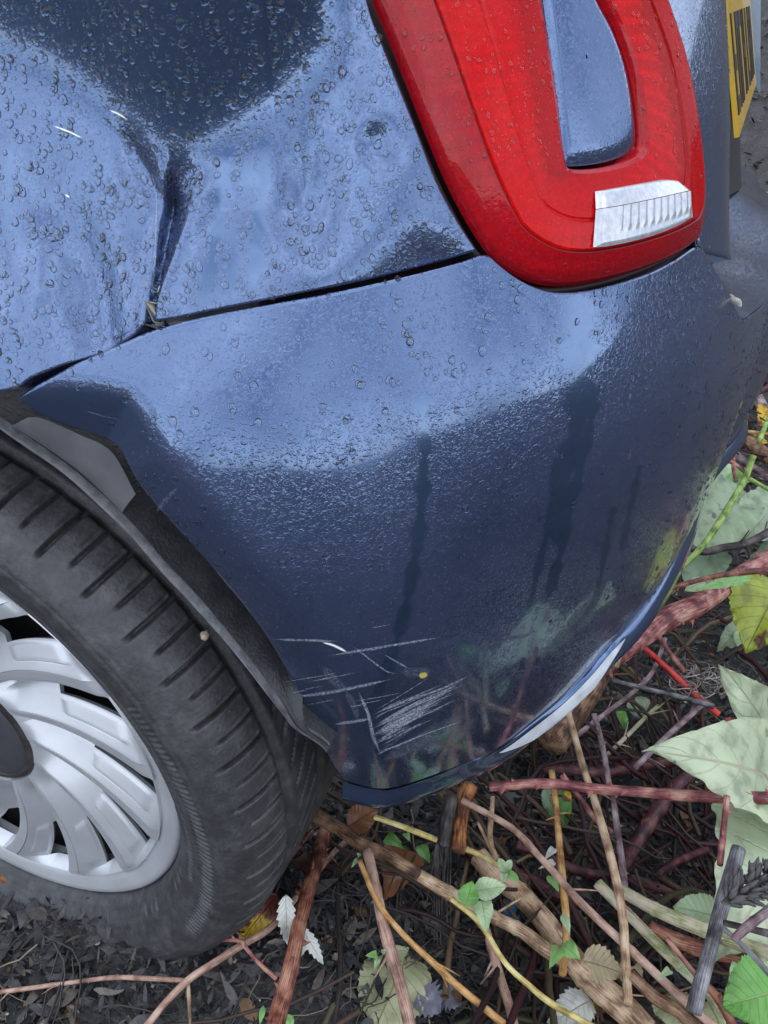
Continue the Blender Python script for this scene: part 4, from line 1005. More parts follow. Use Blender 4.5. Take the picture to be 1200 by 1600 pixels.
 ('cut_stalk', 'dark frayed stalk with pink cut end left of the rust one', 'dark', 22, 18, pz([(705, 1245), (698, 1285), (692, 1322)], .12, .10), 0, 0),
]
CANE_O = []
for c in CANES:
    nm, lb, key, w0, w1, pts, nth, ts = c
    CANE_O.append(cane(nm, lb, key, w0, w1, pts, nth, ts or .006, group=G1, knots=2 if key in ('tan', 'pinktan', 'paleg') else 0))
# cut faces and frayed fibres of the two cut stalks
for (x, y, lab, k) in ((692, 1326, 'dark', -1), (716, 1334, 'rust', -2)):
    o = CANE_O[k if k == -1 else -2]
fr = []
for i in range(26):
    x0 = rng.uniform(682, 704); x1 = x0+rng.normal(0, 8); y1 = rng.uniform(1390, 1485)
    P = resample(np.array([hit(x0, 1318, .10), hit(x0*.6+x1*.4+rng.normal(0, 3), 1360, .08), hit(x1, y1, .045)]), 8); fr.append((P, .0016, .0004))
tubes('frayed_bark_strips', fr, BK['dark'], 'dark frayed bark strips hanging from the cut stalk under the bumper', 4)

# ------------------------------------------------------------------ leaves, one by one
def leaf_mat(name, c, vein, edge=None, rough=.6, spot=None, spots=0, back=None):
    m, N, L, P = new_mat(name)
    at = N.new('ShaderNodeAttribute'); at.attribute_name = 'luv'; sx = N.new('ShaderNodeSeparateXYZ'); L.new(at.outputs['Vector'], sx.inputs[0])
    def mth(op, a, b=None, c_=None):
        n = N.new('ShaderNodeMath'); n.operation = op
        for i, v in enumerate((a, b, c_)):
            if v is None: continue
            if isinstance(v, (int, float)): n.inputs[i].default_value = v
            else: L.new(v, n.inputs[i])
        return n.outputs[0]
    av = mth('ABSOLUTE', sx.outputs[1])
    # side veins curve forward from the midrib
    f = mth('FRACT', mth('MULTIPLY_ADD', sx.outputs[0], 8.0, mth('MULTIPLY', mth('POWER', av, .92), -1.7)))
    d = mth('ABSOLUTE', mth('SUBTRACT', f, .5))
    side = mth('SUBTRACT', 1.0, mth('MULTIPLY', d, 20.0)); side = mth('MAXIMUM', side, 0.0)
    mid = mth('MAXIMUM', mth('SUBTRACT', 1.0, mth('MULTIPLY', av, 22.0)), 0.0)
    vn = mth('MINIMUM', mth('ADD', mth('MULTIPLY', side, .5), mid), 1.0)
    tc = N.new('ShaderNodeTexCoord'); n1 = N.new('ShaderNodeTexNoise'); n1.inputs['Scale'].default_value = 45; n1.inputs['Detail'].default_value = 8; L.new(tc.outputs['Object'], n1.inputs['Vector'])
    r = ramp(N, [(.34, tuple(x*.6 for x in c)), (.48, c), (.66, tuple(min(1, x*1.14) for x in c))]); L.new(n1.outputs[0], r.inputs[0])
    mx = N.new('ShaderNodeMix'); mx.data_type = 'RGBA'; L.new(vn, mx.inputs[0]); L.new(r.outputs[0], mx.inputs[6]); mx.inputs[7].default_value = rgb(vein)
    out = mx.outputs[2]
    if spot:
        n2 = N.new('ShaderNodeTexNoise'); n2.inputs['Scale'].default_value = 38; n2.inputs['Detail'].default_value = 3; L.new(tc.outputs['Object'], n2.inputs['Vector'])
        rr = ramp(N, [(spots, (0, 0, 0)), (spots+.06, (1, 1, 1))]); L.new(n2.outputs[0], rr.inputs[0])
        m2 = N.new('ShaderNodeMix'); m2.data_type = 'RGBA'; L.new(rr.outputs[0], m2.inputs[0]); L.new(out, m2.inputs[6]); m2.inputs[7].default_value = rgb(spot); out = m2.outputs[2]
    L.new(out, P.inputs['Base Color']); P.inputs['Roughness'].default_value = rough*.8; P.inputs['Coat Weight'].default_value = .25; P.inputs['Coat Roughness'].default_value = .15
    b = N.new('ShaderNodeBump'); b.inputs['Strength'].default_value = .8; b.inputs['Distance'].default_value = .0012
    ml = mth('MULTIPLY_ADD', vn, 1.0, mth('MULTIPLY', n1.outputs[0], .6)); L.new(ml, b.inputs['Height']); L.new(b.outputs[0], P.inputs['Normal'])
    tr = N.new('ShaderNodeBsdfTranslucent'); L.new(out, tr.inputs[0]); mixs = N.new('ShaderNodeMixShader'); mixs.inputs[0].default_value = .22
    L.new(P.outputs[0], mixs.inputs[1]); L.new(tr.outputs[0], mixs.inputs[2]); L.new(mixs.outputs[0], N['Material Output'].inputs[0])
    return m
LM = dict(
    pale=leaf_mat('pale_leaf', (.46, .53, .34), (.50, .45, .33), rough=.5, spot=(.27, .27, .14), spots=.66),
    paleb=leaf_mat('pale_bluish_leaf', (.33, .42, .26), (.40, .45, .32), spot=(.12, .12, .09), spots=.66),
    shade=leaf_mat('grey_green_leaf', (.2, .28, .17), (.3, .34, .24)),
    green=leaf_mat('green_leaf', (.13, .34, .06), (.3, .45, .16), rough=.45),
    fresh=leaf_mat('fresh_leaf', (.24, .46, .14), (.42, .55, .28), rough=.45),
    mint=leaf_mat('mint_leaf', (.44, .58, .33), (.52, .62, .42)),
    yelg=leaf_mat('yellow_green_leaf', (.30, .36, .03), (.22, .16, .03), spot=(.10, .04, .015), spots=.58),
    olive=leaf_mat('olive_leaf', (.40, .42, .23), (.36, .27, .13), spot=(.16, .12, .06), spots=.68),
    brown=leaf_mat('brown_leaf', (.22, .085, .03), (.12, .05, .02)),
    yellow=leaf_mat('yellow_leaf', (.72, .46, .02), (.3, .12, .02), spot=(.12, .03, .015), spots=.5),
    dry=leaf_mat('dry_tan_leaf', (.46, .37, .22), (.34, .25, .14)),
    white=leaf_mat('whitish_leaf', (.62, .62, .56), (.5, .48, .4)),
    redl=leaf_mat('red_leaf', (.35, .04, .02), (.2, .03, .02)))
def leaf(name, label, key, base, tip, hb, ht, wpx, serr=.06, roll=0., fold=.22, curl=.22, shape='ovate', nserr=22, group='leaves among the brambles', parent=None, cat='leaf'):
    B = hit(base[0], base[1], hb); T = hit(tip[0], tip[1], ht); ax = T-B; Ln = np.linalg.norm(ax); ax /= Ln
    mid = (B+T)/2; dist = np.linalg.norm(mid-CAM); W = wpx*dist/F*.5
    v = CAM-mid; v /= np.linalg.norm(v); nrm = .75*v+.35*np.array([0, 0, 1]); nrm -= ax*(nrm@ax); nrm /= np.linalg.norm(nrm)
    sd_ = np.cross(nrm, ax); nrm2 = nrm*math.cos(roll)+sd_*math.sin(roll); sd_ = np.cross(nrm2, ax); nrm = nrm2
    nu, nv = 41, 15; us = np.linspace(0, 1, nu); vsx = np.linspace(-1, 1, nv); V = []; luv = []
    if shape == 'ovate': wf = np.sin(np.pi*us**.72)**.75*(1-.18*us)
    elif shape == 'round': wf = np.sqrt(np.clip(1-(2*us-1)**2, 0, 1))
    else: wf = np.sin(np.pi*us**.85)**1.1
    wf = wf/wf.max(); wf[0] = .02; wf[-1] = .015
    p1, p2 = rng.uniform(0, 6.28, 2)
    for i, u in enumerate(us):
        saw = 1+serr*(((u*nserr) % 1)-.5)*2*(0 < u < .99)
        for w in vsx:
            e = wf[i]*(saw if abs(w) > .99 else 1)
            y = w*W*e; x = u*Ln+(-.012*Ln*abs(w) if abs(w) > .99 else 0)
            z = fold*abs(w)*W*e-curl*Ln*(u-.45)**2*2+.09*W*math.sin(7*u+p1)*w+.10*W*math.sin(11*u+p2+2*w)*abs(w)+.05*W*math.cos(16*(u-.35*abs(w))*math.pi)*abs(w)
            V.append(B+ax*x+sd_*y+nrm*z); luv.append((u, w, 0))
    base_ = Vector(B); V = [Vector(q)-base_ for q in V]
    o = mesh_obj(name, V, grid_faces(nu, nv), LM[key]); o.location = base_
    at = o.data.attributes.new('luv', 'FLOAT_VECTOR', 'POINT'); at.data.foreach_set('vector', np.array(luv).ravel())
    if parent is not None:
        o.parent = parent; o.location = base_-Vector(parent.location)
    else: tag(o, label, cat, group)
    return o
leaf('bramble_leaf', 'large pale serrated bramble leaf pointing left above the pink level cane', 'pale', (1262, 1236), (1066, 1164), .25, .30, 150, .035, nserr=34)
leaf('bramble_leaf', 'pale serrated leaf standing upright at the right edge above the largest', 'pale', (1222, 1190), (1158, 1060), .25, .34, 98, .04, nserr=30)
leaf('bramble_leaf', 'broad pale veined leaf hanging below the pink level cane at the right', 'pale', (1262, 1252), (1150, 1475), .23, .17, 215, .02, nserr=36, roll=.2)
leaf('bramble_leaf', 'small lime toned leaf behind the red brown stalk at lower right', 'mint', (1125, 1432), (1050, 1415), .13, .12, 46, .06)
leaf('bramble_leaf', 'round grey green leaf crossed by the green stem', 'paleb', (1160, 752), (1094, 845), .17, .15, 98, .02, shape='round', nserr=30)
leaf('bramble_leaf', 'blue green leaf cut by the right edge beside the round leaf', 'paleb', (1228, 770), (1166, 836), .17, .15, 76, .03, shape='round')
leaf('bramble_leaf', 'blue green leaf low at the right edge under the dark twig', 'paleb', (1225, 880), (1178, 858), .13, .12, 60, .03, shape='round')
leaf('bramble_leaf', 'dim green leaf in shade below the round leaf', 'shade', (1122, 842), (1082, 912), .12, .10, 62, .03, shape='round')
leaf('bramble_leaf', 'small whitish leaf tip between bumper and round leaf', 'mint', (1135, 715), (1112, 755), .12, .12, 34, .03)
leaf('bramble_leaf', 'dark green leaf behind the coral sprig', 'green', (1160, 730), (1118, 768), .11, .10, 46, .06)
leaf('bramble_leaf', 'dark green leaf right of the round leaf under the green stem', 'green', (1170, 775), (1190, 822), .12, .10, 40, .08)
leaf('bramble_leaf', 'yellow green leaf with brown blotches at the right edge', 'yelg', (1222, 900), (1168, 1012), .20, .17, 108, .06, nserr=18)
leaf('bramble_leaf', 'narrow bright green leaf lying along the thin dark red stem', 'fresh', (1180, 900), (1092, 918), .24, .23, 18, .04, shape='lance')
leaf('bramble_leaf', 'small pale curled leaf under the thin dark red stem', 'mint', (1102, 908), (1070, 922), .22, .21, 22, .04)
leaf('bramble_leaf', 'pale grey leaf pair in shade below the blotched leaf', 'paleb', (1165, 975), (1122, 1016), .10, .09, 30, .06)
leaf('bramble_leaf', 'pale small leaf under the yellow green blotched leaf', 'mint', (1160, 985), (1155, 1015), .10, .09, 20, .06)
leaf('fallen_leaf', 'flat olive fallen leaf on black soil crossed by tan stalk', 'olive', (640, 1482), (590, 1596), .022, .02, 96, .04, fold=.03, shape='round', nserr=14)
leaf('fallen_leaf', 'orange brown dead leaf under the forked woody joint', 'brown', (640, 1320), (605, 1392), .03, .03, 62, .03, fold=.25)
leaf('fallen_leaf', 'brown dead leaf tucked behind the woody stalk near the tyre', 'brown', (545, 1290), (592, 1262), .05, .06, 40, .03, fold=.2)
leaf('fallen_leaf', 'yellow and dark red leaf squeezed under the tyre', 'yellow', (432, 1398), (372, 1474), .035, .02, 50, .03, fold=.1)
leaf('torn_leaf', 'torn whitish leaf scrap hanging behind the thorny cane', 'white', (446, 1402), (450, 1482), .07, .045, 24, .2, nserr=7)
leaf('torn_leaf', 'torn whitish leaf scrap right of the thorny cane', 'white', (472, 1452), (508, 1510), .06, .04, 17, .2, nserr=7)
leaf('torn_leaf', 'narrow whitish leaf scrap below the thorny cane thorns', 'white', (476, 1462), (468, 1500), .06, .04, 12, .1, nserr=5)
leaf('fallen_leaf', 'whitish torn leaf at the bottom edge under the arching stem', 'white', (925, 1560), (855, 1602), .04, .03, 44, .12, nserr=9)
leaf('fallen_leaf', 'tan dry leaf between thickest stem and straw stalk', 'dry', (912, 1500), (975, 1520), .06, .06, 46, .08, nserr=8)
leaf('fallen_leaf', 'yellow brown leaf hidden beneath the thickest stem', 'yellow', (905, 1568), (948, 1585), .025, .02, 36, .05)
leaf('fallen_leaf', 'tan dry leaf lying right of the straw stalk foot', 'dry', (972, 1500), (1000, 1540), .05, .05, 40, .08, nserr=8)
leaf('bramble_leaf', 'bright green leaf in the bottom right corner', 'green', (1225, 1545), (1130, 1572), .17, .16, 84, .06)
leaf('bramble_leaf', 'pale serrated leaf edge above the bright green corner leaf', 'mint', (1230, 1512), (1165, 1528), .15, .14, 46, .08)
leaf('bramble_leaf', 'small white green leaf behind the grey stalk foot', 'mint', (1145, 1502), (1160, 1542), .15, .14, 18, .04, shape='lance')
leaf('bramble_leaf', 'pale leaf at the bottom edge left of the grey stalk', 'olive', (1040, 1552), (1072, 1612), .06, .06, 50, .05)
leaf('bramble_leaf', 'pale leaf at the bottom edge right of the grey stalk', 'olive', (1105, 1560), (1130, 1612), .08, .08, 46, .05)
leaf('bramble_leaf', 'dim green leaf in the hollow behind the dark flaky stalk', 'green', (862, 1232), (885, 1292), .05, .04, 42, .05)
leaf('bramble_leaf', 'grey green leaf beside the dim green one in the hollow', 'shade', (852, 1232), (868, 1275), .06, .05, 20, .05)
leaf('bramble_leaf', 'dark oval green leaf right of the broken stump', 'green', (962, 1105), (975, 1138), .04, .04, 22, .03, shape='round')
leaf('bramble_leaf', 'pale blotched leaf in shade behind the olive stem', 'paleb', (990, 1090), (1012, 1125), .04, .04, 34, .04)
leaf('fallen_leaf', 'whitish dead leaf beside the bumper at the upper right', 'white', (1215, 538), (1168, 582), .05, .06, 60, .04)
leaf('fallen_leaf', 'orange yellow leaf at the right edge below the pink stick', 'yellow', (1206, 632), (1188, 660), .08, .08, 30, .05)
leaf('fallen_leaf', 'yellow leaf lying under the orange brown level twig', 'yellow', (1150, 682), (1205, 690), .05, .05, 18, .05)
leaf('fallen_leaf', 'red dead leaf scrap left of the upright pale leaf', 'redl', (1130, 1128), (1158, 1142), .12, .12, 22, .06)
leaf('fallen_leaf', 'small brown leaf at the left edge on the soil', 'brown', (-8, 1372), (10, 1378), .05, .05, 14)
leaf('fallen_leaf', 'yellow small flower like leaf in the hollow below the cane', 'yellow', (880, 1240), (893, 1252), .08, .08, 16)
# sprouts: a stem with its own leaflets
def sprout(label, root, hs, leaves):
    P = [hit(*root, hs*.25), hit(root[0], root[1]-6, hs)]
    e = empty('green_sprout', tuple(P[1])); tag(e, label, 'sprout', 'green seedlings among the stalks')
    for key, b, t, w, shp in leaves: leaf('leaflet', None, key, b, t, hs, hs*1.1, w, .03, shape=shp, parent=e)
sprout('green seedling with three broad leaves above the arching yellowish stem', (730, 1410), .12, [('green', (728, 1414), (738, 1376), 30, 'ovate'), ('mint', (742, 1392), (792, 1384), 30, 'ovate'), ('mint', (752, 1404), (760, 1450), 28, 'ovate')])
sprout('two leaved green seedling on the dark flaky stalk', (877, 1500), .11, [('fresh', (878, 1474), (904, 1496), 24, 'ovate'), ('fresh', (876, 1476), (862, 1506), 18, 'ovate')])
sprout('four leaved mint green seedling by the upright splinter', (788, 1362), .11, [('mint', (790, 1362), (780, 1342), 12, 'round'), ('mint', (790, 1362), (798, 1344), 11, 'round'), ('fresh', (790, 1362), (808, 1374), 13, 'round'), ('mint', (788, 1360), (786, 1374), 11, 'round')])
sprout('small seedling with white folded leaves beside the dark flaky stalk', (868, 1345), .12, [('white', (870, 1322), (854, 1338), 11, 'lance'), ('white', (871, 1345), (846, 1354), 10, 'lance'), ('fresh', (858, 1366), (872, 1390), 14, 'ovate')])
sprout('tiny mint seedling under the forked woody joint', (562, 1345), .08, [('mint', (562, 1340), (552, 1350), 8, 'ovate'), ('mint', (562, 1340), (560, 1334), 7, 'ovate')])
sprout('tiny mint seedling touching the tan stalk over the olive leaf', (592, 1495), .06, [('fresh', (592, 1492), (574, 1492), 10, 'ovate'), ('mint', (592, 1494), (586, 1512), 8, 'lance'), ('mint', (596, 1490), (602, 1484), 7, 'ovate')])
sprout('green seedling between woody stalk and yellow straw', (622, 1310), .07, [('green', (600, 1306), (628, 1322), 18, 'ovate'), ('fresh', (632, 1300), (640, 1312), 10, 'ovate'), ('green', (655, 1318), (670, 1345), 18, 'ovate')])
sprout('curly pale seedling pair at lower right', (1052, 1515), .16, [('mint', (1052, 1512), (1034, 1524), 10, 'lance'), ('mint', (1056, 1508), (1080, 1524), 10, 'lance')])
sprout('curly pale seedling at the bottom edge left of the thorny cane', (418, 1598), .05, [('fresh', (412, 1570), (406, 1600), 8, 'lance'), ('fresh', (448, 1585), (458, 1606), 12, 'lance')])
sprout('single pale upright leaf on the dark flaky stalk', (884, 1440), .11, [('mint', (878, 1425), (890, 1456), 12, 'lance')])
# dried seed head
sh = empty('seed_head', tuple(hit(1132, 1410, .27))); tag(sh, 'dark dried seed head with scaly tips over the large pale leaf', 'seed head')
def scale_mesh():
    V = []; 
    for u, w in ((0, .3), (.35, 1), (.7, .7), (1, .05)):
        for k in range(6): a = 6.283*k/6; V.append((u, w*.2*math.cos(a), w*.2*math.sin(a)))
    me = bpy.data.meshes.new('scale'); me.from_pydata(V, [], grid_faces(4, 6, wrap=True)); me.polygons.foreach_set('use_smooth', [True]*len(me.polygons)); return me
sm_ = scale_mesh(); sm_.materials.append(island_mat('seed_scale', [(0, (.02, .018, .019)), (.6, (.075, .068, .068)), (1, (.2, .14, .09))], .6)); sb = Vector(sh.location)
a0 = Vector(hit(1136, 1408, .27)); a1 = Vector(hit(1225, 1352, .29))
_st = mesh_obj('stalk', [tuple(Vector(v)) for v in [(a0+(a1-a0)*q_+Vector((math.cos(k*1.05)*.0022, math.sin(k*1.05)*.0022, 0))-sb) for q_ in (-.05, .5, 1.02) for k in range(6)]], grid_faces(3, 6, wrap=True), BK['dark'], sh)
for i in range(230):
    f_ = rng.random(); c = a0.lerp(a1, f_); ax_ = (a1-a0).normalized(); d = Vector(rng.normal(0, 1, 3)); d = (d-ax_*d.dot(ax_)).normalized()
    wd = (.0025+.0065*math.sin(math.pi*min(1, f_*1.15)))*rng.uniform(.3, 1)
    x = (ax_*rng.uniform(.3, 1)+d*.7).normalized(); y = x.cross(Vector((0, 0, 1))).normalized(); z = x.cross(y)
    o = bpy.data.objects.new('scale', sm_); COL.objects.link(o); o.parent = sh
    o.matrix_local = Matrix.Translation(c+d*wd-sb) @ Matrix((x, y, z)).transposed().to_4x4() @ Matrix.Scale(rng.uniform(.005, .0105), 4)
# tangle of dry curled fibres, blue scrap, grey curled fungus
fl = []
for i in range(60):
    c = hit(rng.uniform(1062, 1140), rng.uniform(1040, 1082), .10); a = rng.uniform(0, 6.28); r = rng.uniform(.006, .018); q = []
    for k in range(9): q.append(c+np.array([math.cos(a+k*.45)*r, math.sin(a+k*.45)*r, .004*math.sin(k+a)]))
    fl.append((np.array(q), .0008, .0004))
tubes('curled_fibre_tuft', fl, island_mat('curl', [(0, (.09, .08, .075)), (.6, (.22, .19, .17)), (1, (.5, .46, .42))]), 'pale tuft of curled dry fibres on the scarlet stem', 4)
bl = leaf('plastic_scrap', 'bright blue plastic scrap beneath the tan woody stalks', 'white', (788, 1408), (812, 1436), .03, .03, 22, .2, cat='scrap', group='scraps on the soil')
bl.data.materials.clear(); bl.data.materials.append(simple('blue_plastic', (.02, .2, .5), .35, noise=.4, nscale=80))
for i, (b, t, w) in enumerate((((655, 1550), (690, 1582), 44), ((690, 1548), (722, 1570), 34))):
    g_ = leaf('grey_fungus', ('grey lilac crinkled fungus under the orange stalk', 'smaller grey lilac crinkled scrap beside the fungus')[i], 'white', b, t, .03, .03, w, .25, nserr=6, fold=.3, cat='fungus', group='scraps on the soil')
    g_.data.materials.clear(); g_.data.materials.append(simple('lilac_grey', (.16, .16, .2), .7, noise=.5, nscale=150, bump=.5))

# ------------------------------------------------------------------ marks on the body
BPf = BP.reshape(-1, 3); BNf = BN.reshape(-1, 3); BQf = proj(BPf); BQf[((CAM-BPf)*BNf).sum(1) < 0] = 1e6
QPf = QP.reshape(-1, 3); QNf = QN.reshape(-1, 3); QQf = proj(QPf); QQf[((CAM-QPf)*QNf).sum(1) < 0] = 1e6
def on(Pf, Nf, Qf, px, py, off):
    k = int(np.argmin((Qf[:, 0]-px)**2+(Qf[:, 1]-py)**2)); d = ray(px, py); s = ((Pf[k]-CAM)@Nf[k])/(d@Nf[k])
    return CAM+d*s+Nf[k]*off, Nf[k]
def scuff_mat(name, col, thr, scale=(900, 90)):
    m, N, L, P = new_mat(name); P.inputs['Base Color'].default_value = rgb(col); P.inputs['Roughness'].default_value = .7
    at = N.new('ShaderNodeAttribute'); at.attribute_name = 'suv'; mp = N.new('ShaderNodeMapping'); mp.inputs['Scale'].default_value = (3, 26, 1); L.new(at.outputs['Vector'], mp.inputs[0])
    n = N.new('ShaderNodeTexNoise'); n.inputs['Scale'].default_value = 2.0; n.inputs['Detail'].default_value = 8; n.inputs['Roughness'].default_value = .75; L.new(mp.outputs[0], n.inputs['Vector'])
    tc = N.new('ShaderNodeTexCoord'); n2 = N.new('ShaderNodeTexNoise'); n2.inputs['Scale'].default_value = 700; n2.inputs['Detail'].default_value = 3; L.new(tc.outputs['Object'], n2.inputs['Vector'])
    a = N.new('ShaderNodeMath'); a.operation = 'MULTIPLY_ADD'; a.inputs[1].default_value = .35; L.new(n2.outputs[0], a.inputs[0]); L.new(n.outputs[0], a.inputs[2])
    mr = N.new('ShaderNodeMapRange'); mr.inputs[1].default_value = thr; mr.inputs[2].default_value = thr+.22; L.new(a.outputs[0], mr.inputs[0])
    ed = N.new('ShaderNodeSeparateXYZ'); L.new(at.outputs['Vector'], ed.inputs[0])
    ml = N.new('ShaderNodeMath'); ml.operation = 'MULTIPLY'; L.new(mr.outputs[0], ml.inputs[0]); L.new(ed.outputs[2], ml.inputs[1])
    L.new(ml.outputs[0], P.inputs['Alpha']); return m
SCR = scuff_mat('scratch_pale', (.42, .44, .52), .60); SCR2 = scuff_mat('scuff_haze', (.24, .26, .34), .66); WHT = scuff_mat('scratch_white', (.85, .86, .86), .2)
def mark(name, pts, w0, w1, mat, parent, arrs, off=.0005):
    C2 = resample(np.array(pts, float), max(8, int(np.linalg.norm(np.diff(np.array(pts, float), axis=0), axis=1).sum()/6)))
    T2 = np.gradient(C2, axis=0); T2 /= np.linalg.norm(T2, axis=1, keepdims=True)+1e-9; Nn = np.stack([-T2[:, 1], T2[:, 0]], -1); n = len(C2); V = []; suv = []
    for i in range(n):
        u = i/(n-1); w = (w0+(w1-w0)*u)*.5*min(1, 4*u+.15, 4*(1-u)+.15)
        for s in (-1, -.5, 0, .5, 1):
            q = C2[i]+Nn[i]*w*s; p, _ = on(*arrs, q[0], q[1], off); V.append(p); suv.append((u*np.ptp(C2[:, 0])/30, s*max(w0, w1)/20+pts[0][0], (1-abs(s)**3)*min(1, 6*u+.2, 6*(1-u)+.2)))
    Fc = grid_faces(n, 5); o = mesh_obj(name, V, Fc, mat, parent)
    at = o.data.attributes.new('suv', 'FLOAT_VECTOR', 'POINT'); at.data.foreach_set('vector', np.array(suv).ravel()); return o
AB = (BPf, BNf, BQf); AQ = (QPf, QNf, QQf)
for pts, w0, w1, mt in [
    ([(428, 998), (470, 999), (525, 1001)], 4, 5, SCR), ([(504, 1003), (520, 1007), (542, 1018)], 4, 5, WHT), ([(512, 1024), (560, 1016), (620, 1006), (688, 995)], 5, 4, SCR),
    ([(550, 1008), (585, 1035), (604, 1048), (618, 1052)], 3, 3, SCR), ([(458, 1089), (530, 1078), (612, 1060)], 7, 5, SCR), ([(600, 1022), (640, 1045)], 3, 3, SCR),
    ([(522, 1131), (555, 1126), (580, 1122)], 6, 6, SCR), ([(590, 1112), (640, 1092), (690, 1075), (738, 1052)], 6, 4, SCR), ([(585, 1136), (640, 1104), (690, 1082), (720, 1064)], 11, 6, SCR),
    ([(582, 1148), (635, 1120), (685, 1090)], 12, 7, SCR), ([(588, 1158), (630, 1132), (672, 1106)], 8, 5, SCR), ([(594, 1172), (640, 1140), (660, 1125)], 10, 3, SCR2),
    ([(598, 1188), (640, 1165), (690, 1140), (726, 1116)], 26, 30, SCR2), ([(560, 1080), (575, 1115), (583, 1150), (594, 1176)], 6, 8, SCR), ([(540, 1078), (552, 1100), (560, 1125)], 14, 12, SCR2),
    ([(505, 1040), (520, 1060), (545, 1080)], 22, 14, SCR2), ([(625, 1048), (650, 1050), (676, 1046)], 20, 16, SCR2), ([(245, 800), (262, 778), (280, 760)], 12, 6, SCR2), ([(130, 640), (165, 650), (190, 655)], 3, 3, SCR2)]:
    mark('scratch', pts, w0, w1, mt, bump_o, AB)
for i in range(34):
    a = rng.uniform(0, 1); x0 = 582+rng.uniform(-6, 30); y0 = 1112+60*a+rng.normal(0, 4); ln = rng.uniform(30, 130); sl = -.46+rng.normal(0, .05)
    mark('scratch', [(x0, y0), (x0+ln*.5, y0+ln*.5*sl+rng.normal(0, 2)), (x0+ln, y0+ln*sl)], rng.uniform(1.2, 3.2), rng.uniform(1, 2.2), SCR, bump_o, AB, .0006)
for i in range(12):
    x0 = rng.uniform(440, 600); y0 = 1000+rng.uniform(-20, 110); ln = rng.uniform(20, 80)
    mark('scratch', [(x0, y0), (x0+ln*.5, y0-ln*.08), (x0+ln, y0-ln*.18)], rng.uniform(1, 2.5), 1.2, SCR, bump_o, AB, .0006)
mark('lichen_spot', [(654, 1056), (661, 1054), (668, 1053)], 12, 10, scuff_mat('lichen', (.5, .42, .1), .35), bump_o, AB)
for pts, w0, w1, mt in [([(84, 197), (108, 206), (131, 217)], 4, 3, WHT), ([(172, 172), (188, 179), (201, 188)], 4, 3, WHT), ([(103, 304), (110, 309)], 4, 3, WHT), ([(0, 486), (30, 500), (70, 520)], 3, 2, SCR2),
                        ([(246, 300), (244, 360), (240, 420), (234, 462)], 3, 3, SCR), ([(252, 445), (243, 465), (235, 482)], 5, 4, WHT)]:
    mark('scratch', pts, w0, w1, mt, quart_o, AQ)
# broken white clip sticking out of the torn corner, rust pale stones caught in the tread
clip = []
for x, y in ((230, 474), (235, 473), (236, 490), (244, 505), (240, 509), (233, 502), (229, 488)): clip.append(on(*AQ, x, y, .004)[0])
nk = len(clip); Vc = clip+[p-QN[2, 60]*.006 for p in clip]
mesh_obj('broken_clip', Vc, [tuple(range(nk))[::-1], tuple(range(nk, 2*nk))]+[(i, (i+1) % nk, nk+(i+1) % nk, nk+i) for i in range(nk)], simple('clip_white', (.34, .33, .28), .6, noise=.4), car, smooth=False)

# ------------------------------------------------------------------ larger rain drops standing on the paint
def water_mat():
    m, N, L, P = new_mat('water'); P.inputs['Base Color'].default_value = (1, 1, 1, 1); P.inputs['Transmission Weight'].default_value = 1
    P.inputs['IOR'].default_value = 1.33; P.inputs['Specular IOR Level'].default_value = .5; P.inputs['Roughness'].default_value = 0.0; return m
WATER = water_mat()
def drops(name, label, src, n, rmin, rmax, dens, parent=None):
    ns = 9; P, Nn, q = src; wgt = dens[:-1, :-1].ravel(); cells = rng.choice(len(wgt), n, p=wgt/wgt.sum())
    i, j = np.divmod(cells, P.shape[1]-1); u, w = rng.random((2, n, 1))
    p = (P[i, j]*(1-u)+P[i, j+1]*u)*(1-w)+(P[i+1, j]*(1-u)+P[i+1, j+1]*u)*w
    nn = Nn[i, j]; dn = np.array([0, 0, -1.0])-nn*(-nn[:, 2:3]); dn /= np.linalg.norm(dn, axis=1, keepdims=True)+1e-9; sd_ = np.cross(nn, dn)
    r = rmin+(rmax-rmin)*rng.random(n)**5; el = rng.uniform(.9, 1.45, n); ht = r*rng.uniform(.26, .42, n)
    an = np.arange(ns)*2*np.pi/ns; p1 = rng.uniform(0, 6.28, (n, 1)); p2 = rng.uniform(0, 6.28, (n, 1))
    rad = 1+.12*np.sin(2*an+p1)+.09*np.sin(3*an+p2)
    rings = []
    for rr, hh in ((1, -.12), (.93, .3), (.70, .72), (.38, .94)):
        X_ = (np.cos(an)*rad*rr)*(r*el)[:, None]+(.14*r*hh)[:, None]; Y_ = np.sin(an)*rad*rr*r[:, None]
        rings.append(p[:, None]+dn[:, None]*X_[..., None]+sd_[:, None]*Y_[..., None]+nn[:, None]*(ht*hh)[:, None, None])
    V = np.concatenate(rings+[(p+dn*(.12*r)[:, None]+nn*ht[:, None])[:, None]], 1).reshape(-1, 3)
    one = [tuple(f) for f in grid_faces(4, ns, wrap=True)]+[(3*ns+a, 3*ns+(a+1) % ns, 4*ns) for a in range(ns)]
    st_ = 4*ns+1; Fc = [tuple(v+k*st_ for v in f) for k in range(n) for f in one]
    o = mesh_obj(name, V, Fc, WATER); tag(o, label, 'rain drops', kind='stuff'); return o
def cell_w(P, q, fac):
    A_ = np.linalg.norm(np.cross(np.gradient(P, axis=0), np.gradient(P, axis=1)), axis=-1); inside = (q[..., 0] > -80) & (q[..., 0] < 1280) & (q[..., 1] > -120) & (q[..., 1] < 1500)
    w = A_*inside*fac; return w/w.max()
dq = QQ; fq = run_mask(dq[..., 0], dq[..., 1], RUNS_Q)*(.55+.45*sstep(vnoise(dq[..., 0]/60, dq[..., 1]/60, 11, 1), -.25, .25))
